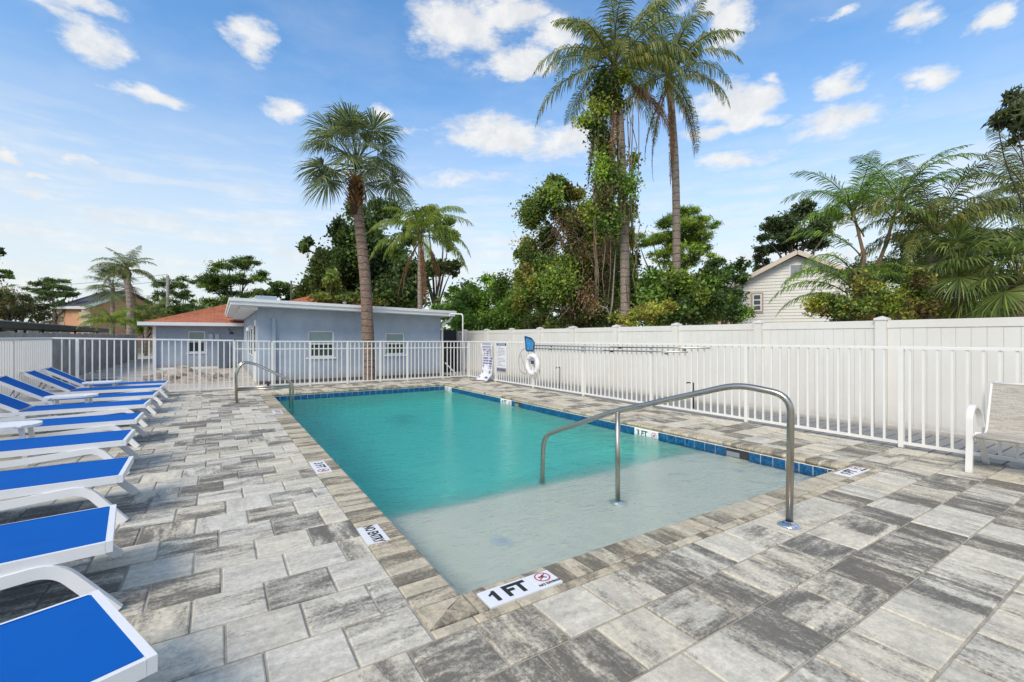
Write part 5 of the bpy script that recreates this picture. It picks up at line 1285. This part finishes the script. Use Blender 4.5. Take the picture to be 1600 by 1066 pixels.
m = MB(); m.tube([Vector(at(a_, 12.2, b_))-o.location for a_, b_ in [(1452, 530), (1456, 440), (1462, 370)]], .12, 9, scales=[1, .8, .6]); m.build('trunk', BARK_PALM, o)
crown(o, Vector(at(1462, 12.2, 365))-o.location, QF, 18, .0, .99, .86, 45)
for k, az, s_, tl in ((3, AZR+.25, 1.25, -.25), (2, AZR, 1.15, -.3), (4, AZR-.2, 1.1, .1), (3, AZL, 1.1, -.1), (2, AZL+.3, 1., -.3)):
    frond_at(o, QF, k, (1462, 368), 12.2, az, s_, tl)
b = at(1610, 13.5); o = thing('queen_palm', 'queen palm at the right edge with drooping dark fronds', 'palm tree', (b.x, b.y, -.1))
m = MB(); m.tube([Vector(at(a_, 13.5, b_))-o.location for a_, b_ in [(1620, 530), (1614, 430), (1610, 310)]], .14, 9); m.build('trunk', BARK_PALM, o)
crown(o, Vector(at(1610, 13.5, 310))-o.location, QF, 24, .0, .99, .8, 46)
for i, (px, py, d, n_, s_, lab) in enumerate(((1500, 425, 11.4, 20, .78, 'pale green fan palm above the vinyl fence, nearer the clumping palm'), (1590, 440, 10.6, 22, .9, 'pale green fan palm at the right edge above the vinyl fence'), (1465, 400, 13.2, 16, .8, 'taller darker fan palm behind the two low fan palms'))):
    b = at(px, d); o = thing('fan_palm', lab, 'palm shrub', (b.x, b.y, -.1), 0, 'fan palms above the vinyl fence at right'); tz = at(px, d, py).z
    m = MB(); m.tube([(0, 0, 0), (0, 0, tz)], .13, 9); m.build('trunk', BARK_SABAL, o); crown(o, Vector((0, 0, tz)), PMF, n_, .0, .99, s_, 50+i)
tree_at('tangled yellow-green shrubs under the clumping palm at the fence top', 'shrub', 1390, 11.6, [(1290, 475, 26, 22), (1330, 480, 26, 20), (1385, 470, 36, 28), (1430, 475, 36, 26), (1360, 450, 26, 22), (1470, 480, 30, 20), (1420, 440, 26, 22)], 20000, .085, [(.14, .17, .025), (.09, .13, .022), (.045, .07, .02), (.20, .19, .03), (.09, .06, .03)], dd=.8, trunk_r=.08, seed=51, aspect=.5, sub=8)
tree_at('dark leafy thicket behind the young queen palm', 'tree', 1450, 16, [(1400, 410, 36, 36), (1450, 420, 40, 40), (1500, 430, 40, 36), (1550, 440, 40, 40), (1350, 440, 30, 36), (1600, 440, 40, 40), (1550, 390, 36, 30), (1500, 395, 34, 30), (1600, 385, 36, 36), (1425, 375, 30, 26), (1480, 492, 50, 22), (1550, 492, 50, 22), (1400, 495, 50, 20), (1310, 495, 40, 20)], 42000, .13, DKG+[(.05, .045, .025)], dd=1., trunk_r=.15, seed=52, aspect=.4, sub=7)
tree_at('dark broad-leafed branches entering at the upper right edge', 'tree', 1700, 10.5, [(1590, 165, 26, 26), (1570, 190, 22, 16), (1600, 205, 24, 22), (1640, 170, 40, 40), (1700, 200, 60, 60), (1560, 180, 12, 12)], 6000, .17, [(.05, .065, .028), (.03, .04, .02), (.075, .08, .03)], dd=.4, trunk_r=.07, seed=53, aspect=.32, sub=7, shell=.6)
# far tree line hiding the horizon
N_ = 260; cs, rs = [], []
rr = random.Random(77)
for i in range(N_):
    a = 2*math.pi*i/N_; R_ = rr.uniform(95, 125); cs.append((R_*math.sin(a), R_*math.cos(a), rr.uniform(1.5, 3.6))); rs.append((rr.uniform(3, 6), rr.uniform(3, 6), rr.uniform(3., 5.5)))
o = leaves('distant_treeline', None, cs, rs, 42000, .9, DKG+MDG, seed=70, aspect=.6); o['kind'] = 'stuff'; o['label'] = 'distant band of dark green trees along the horizon'
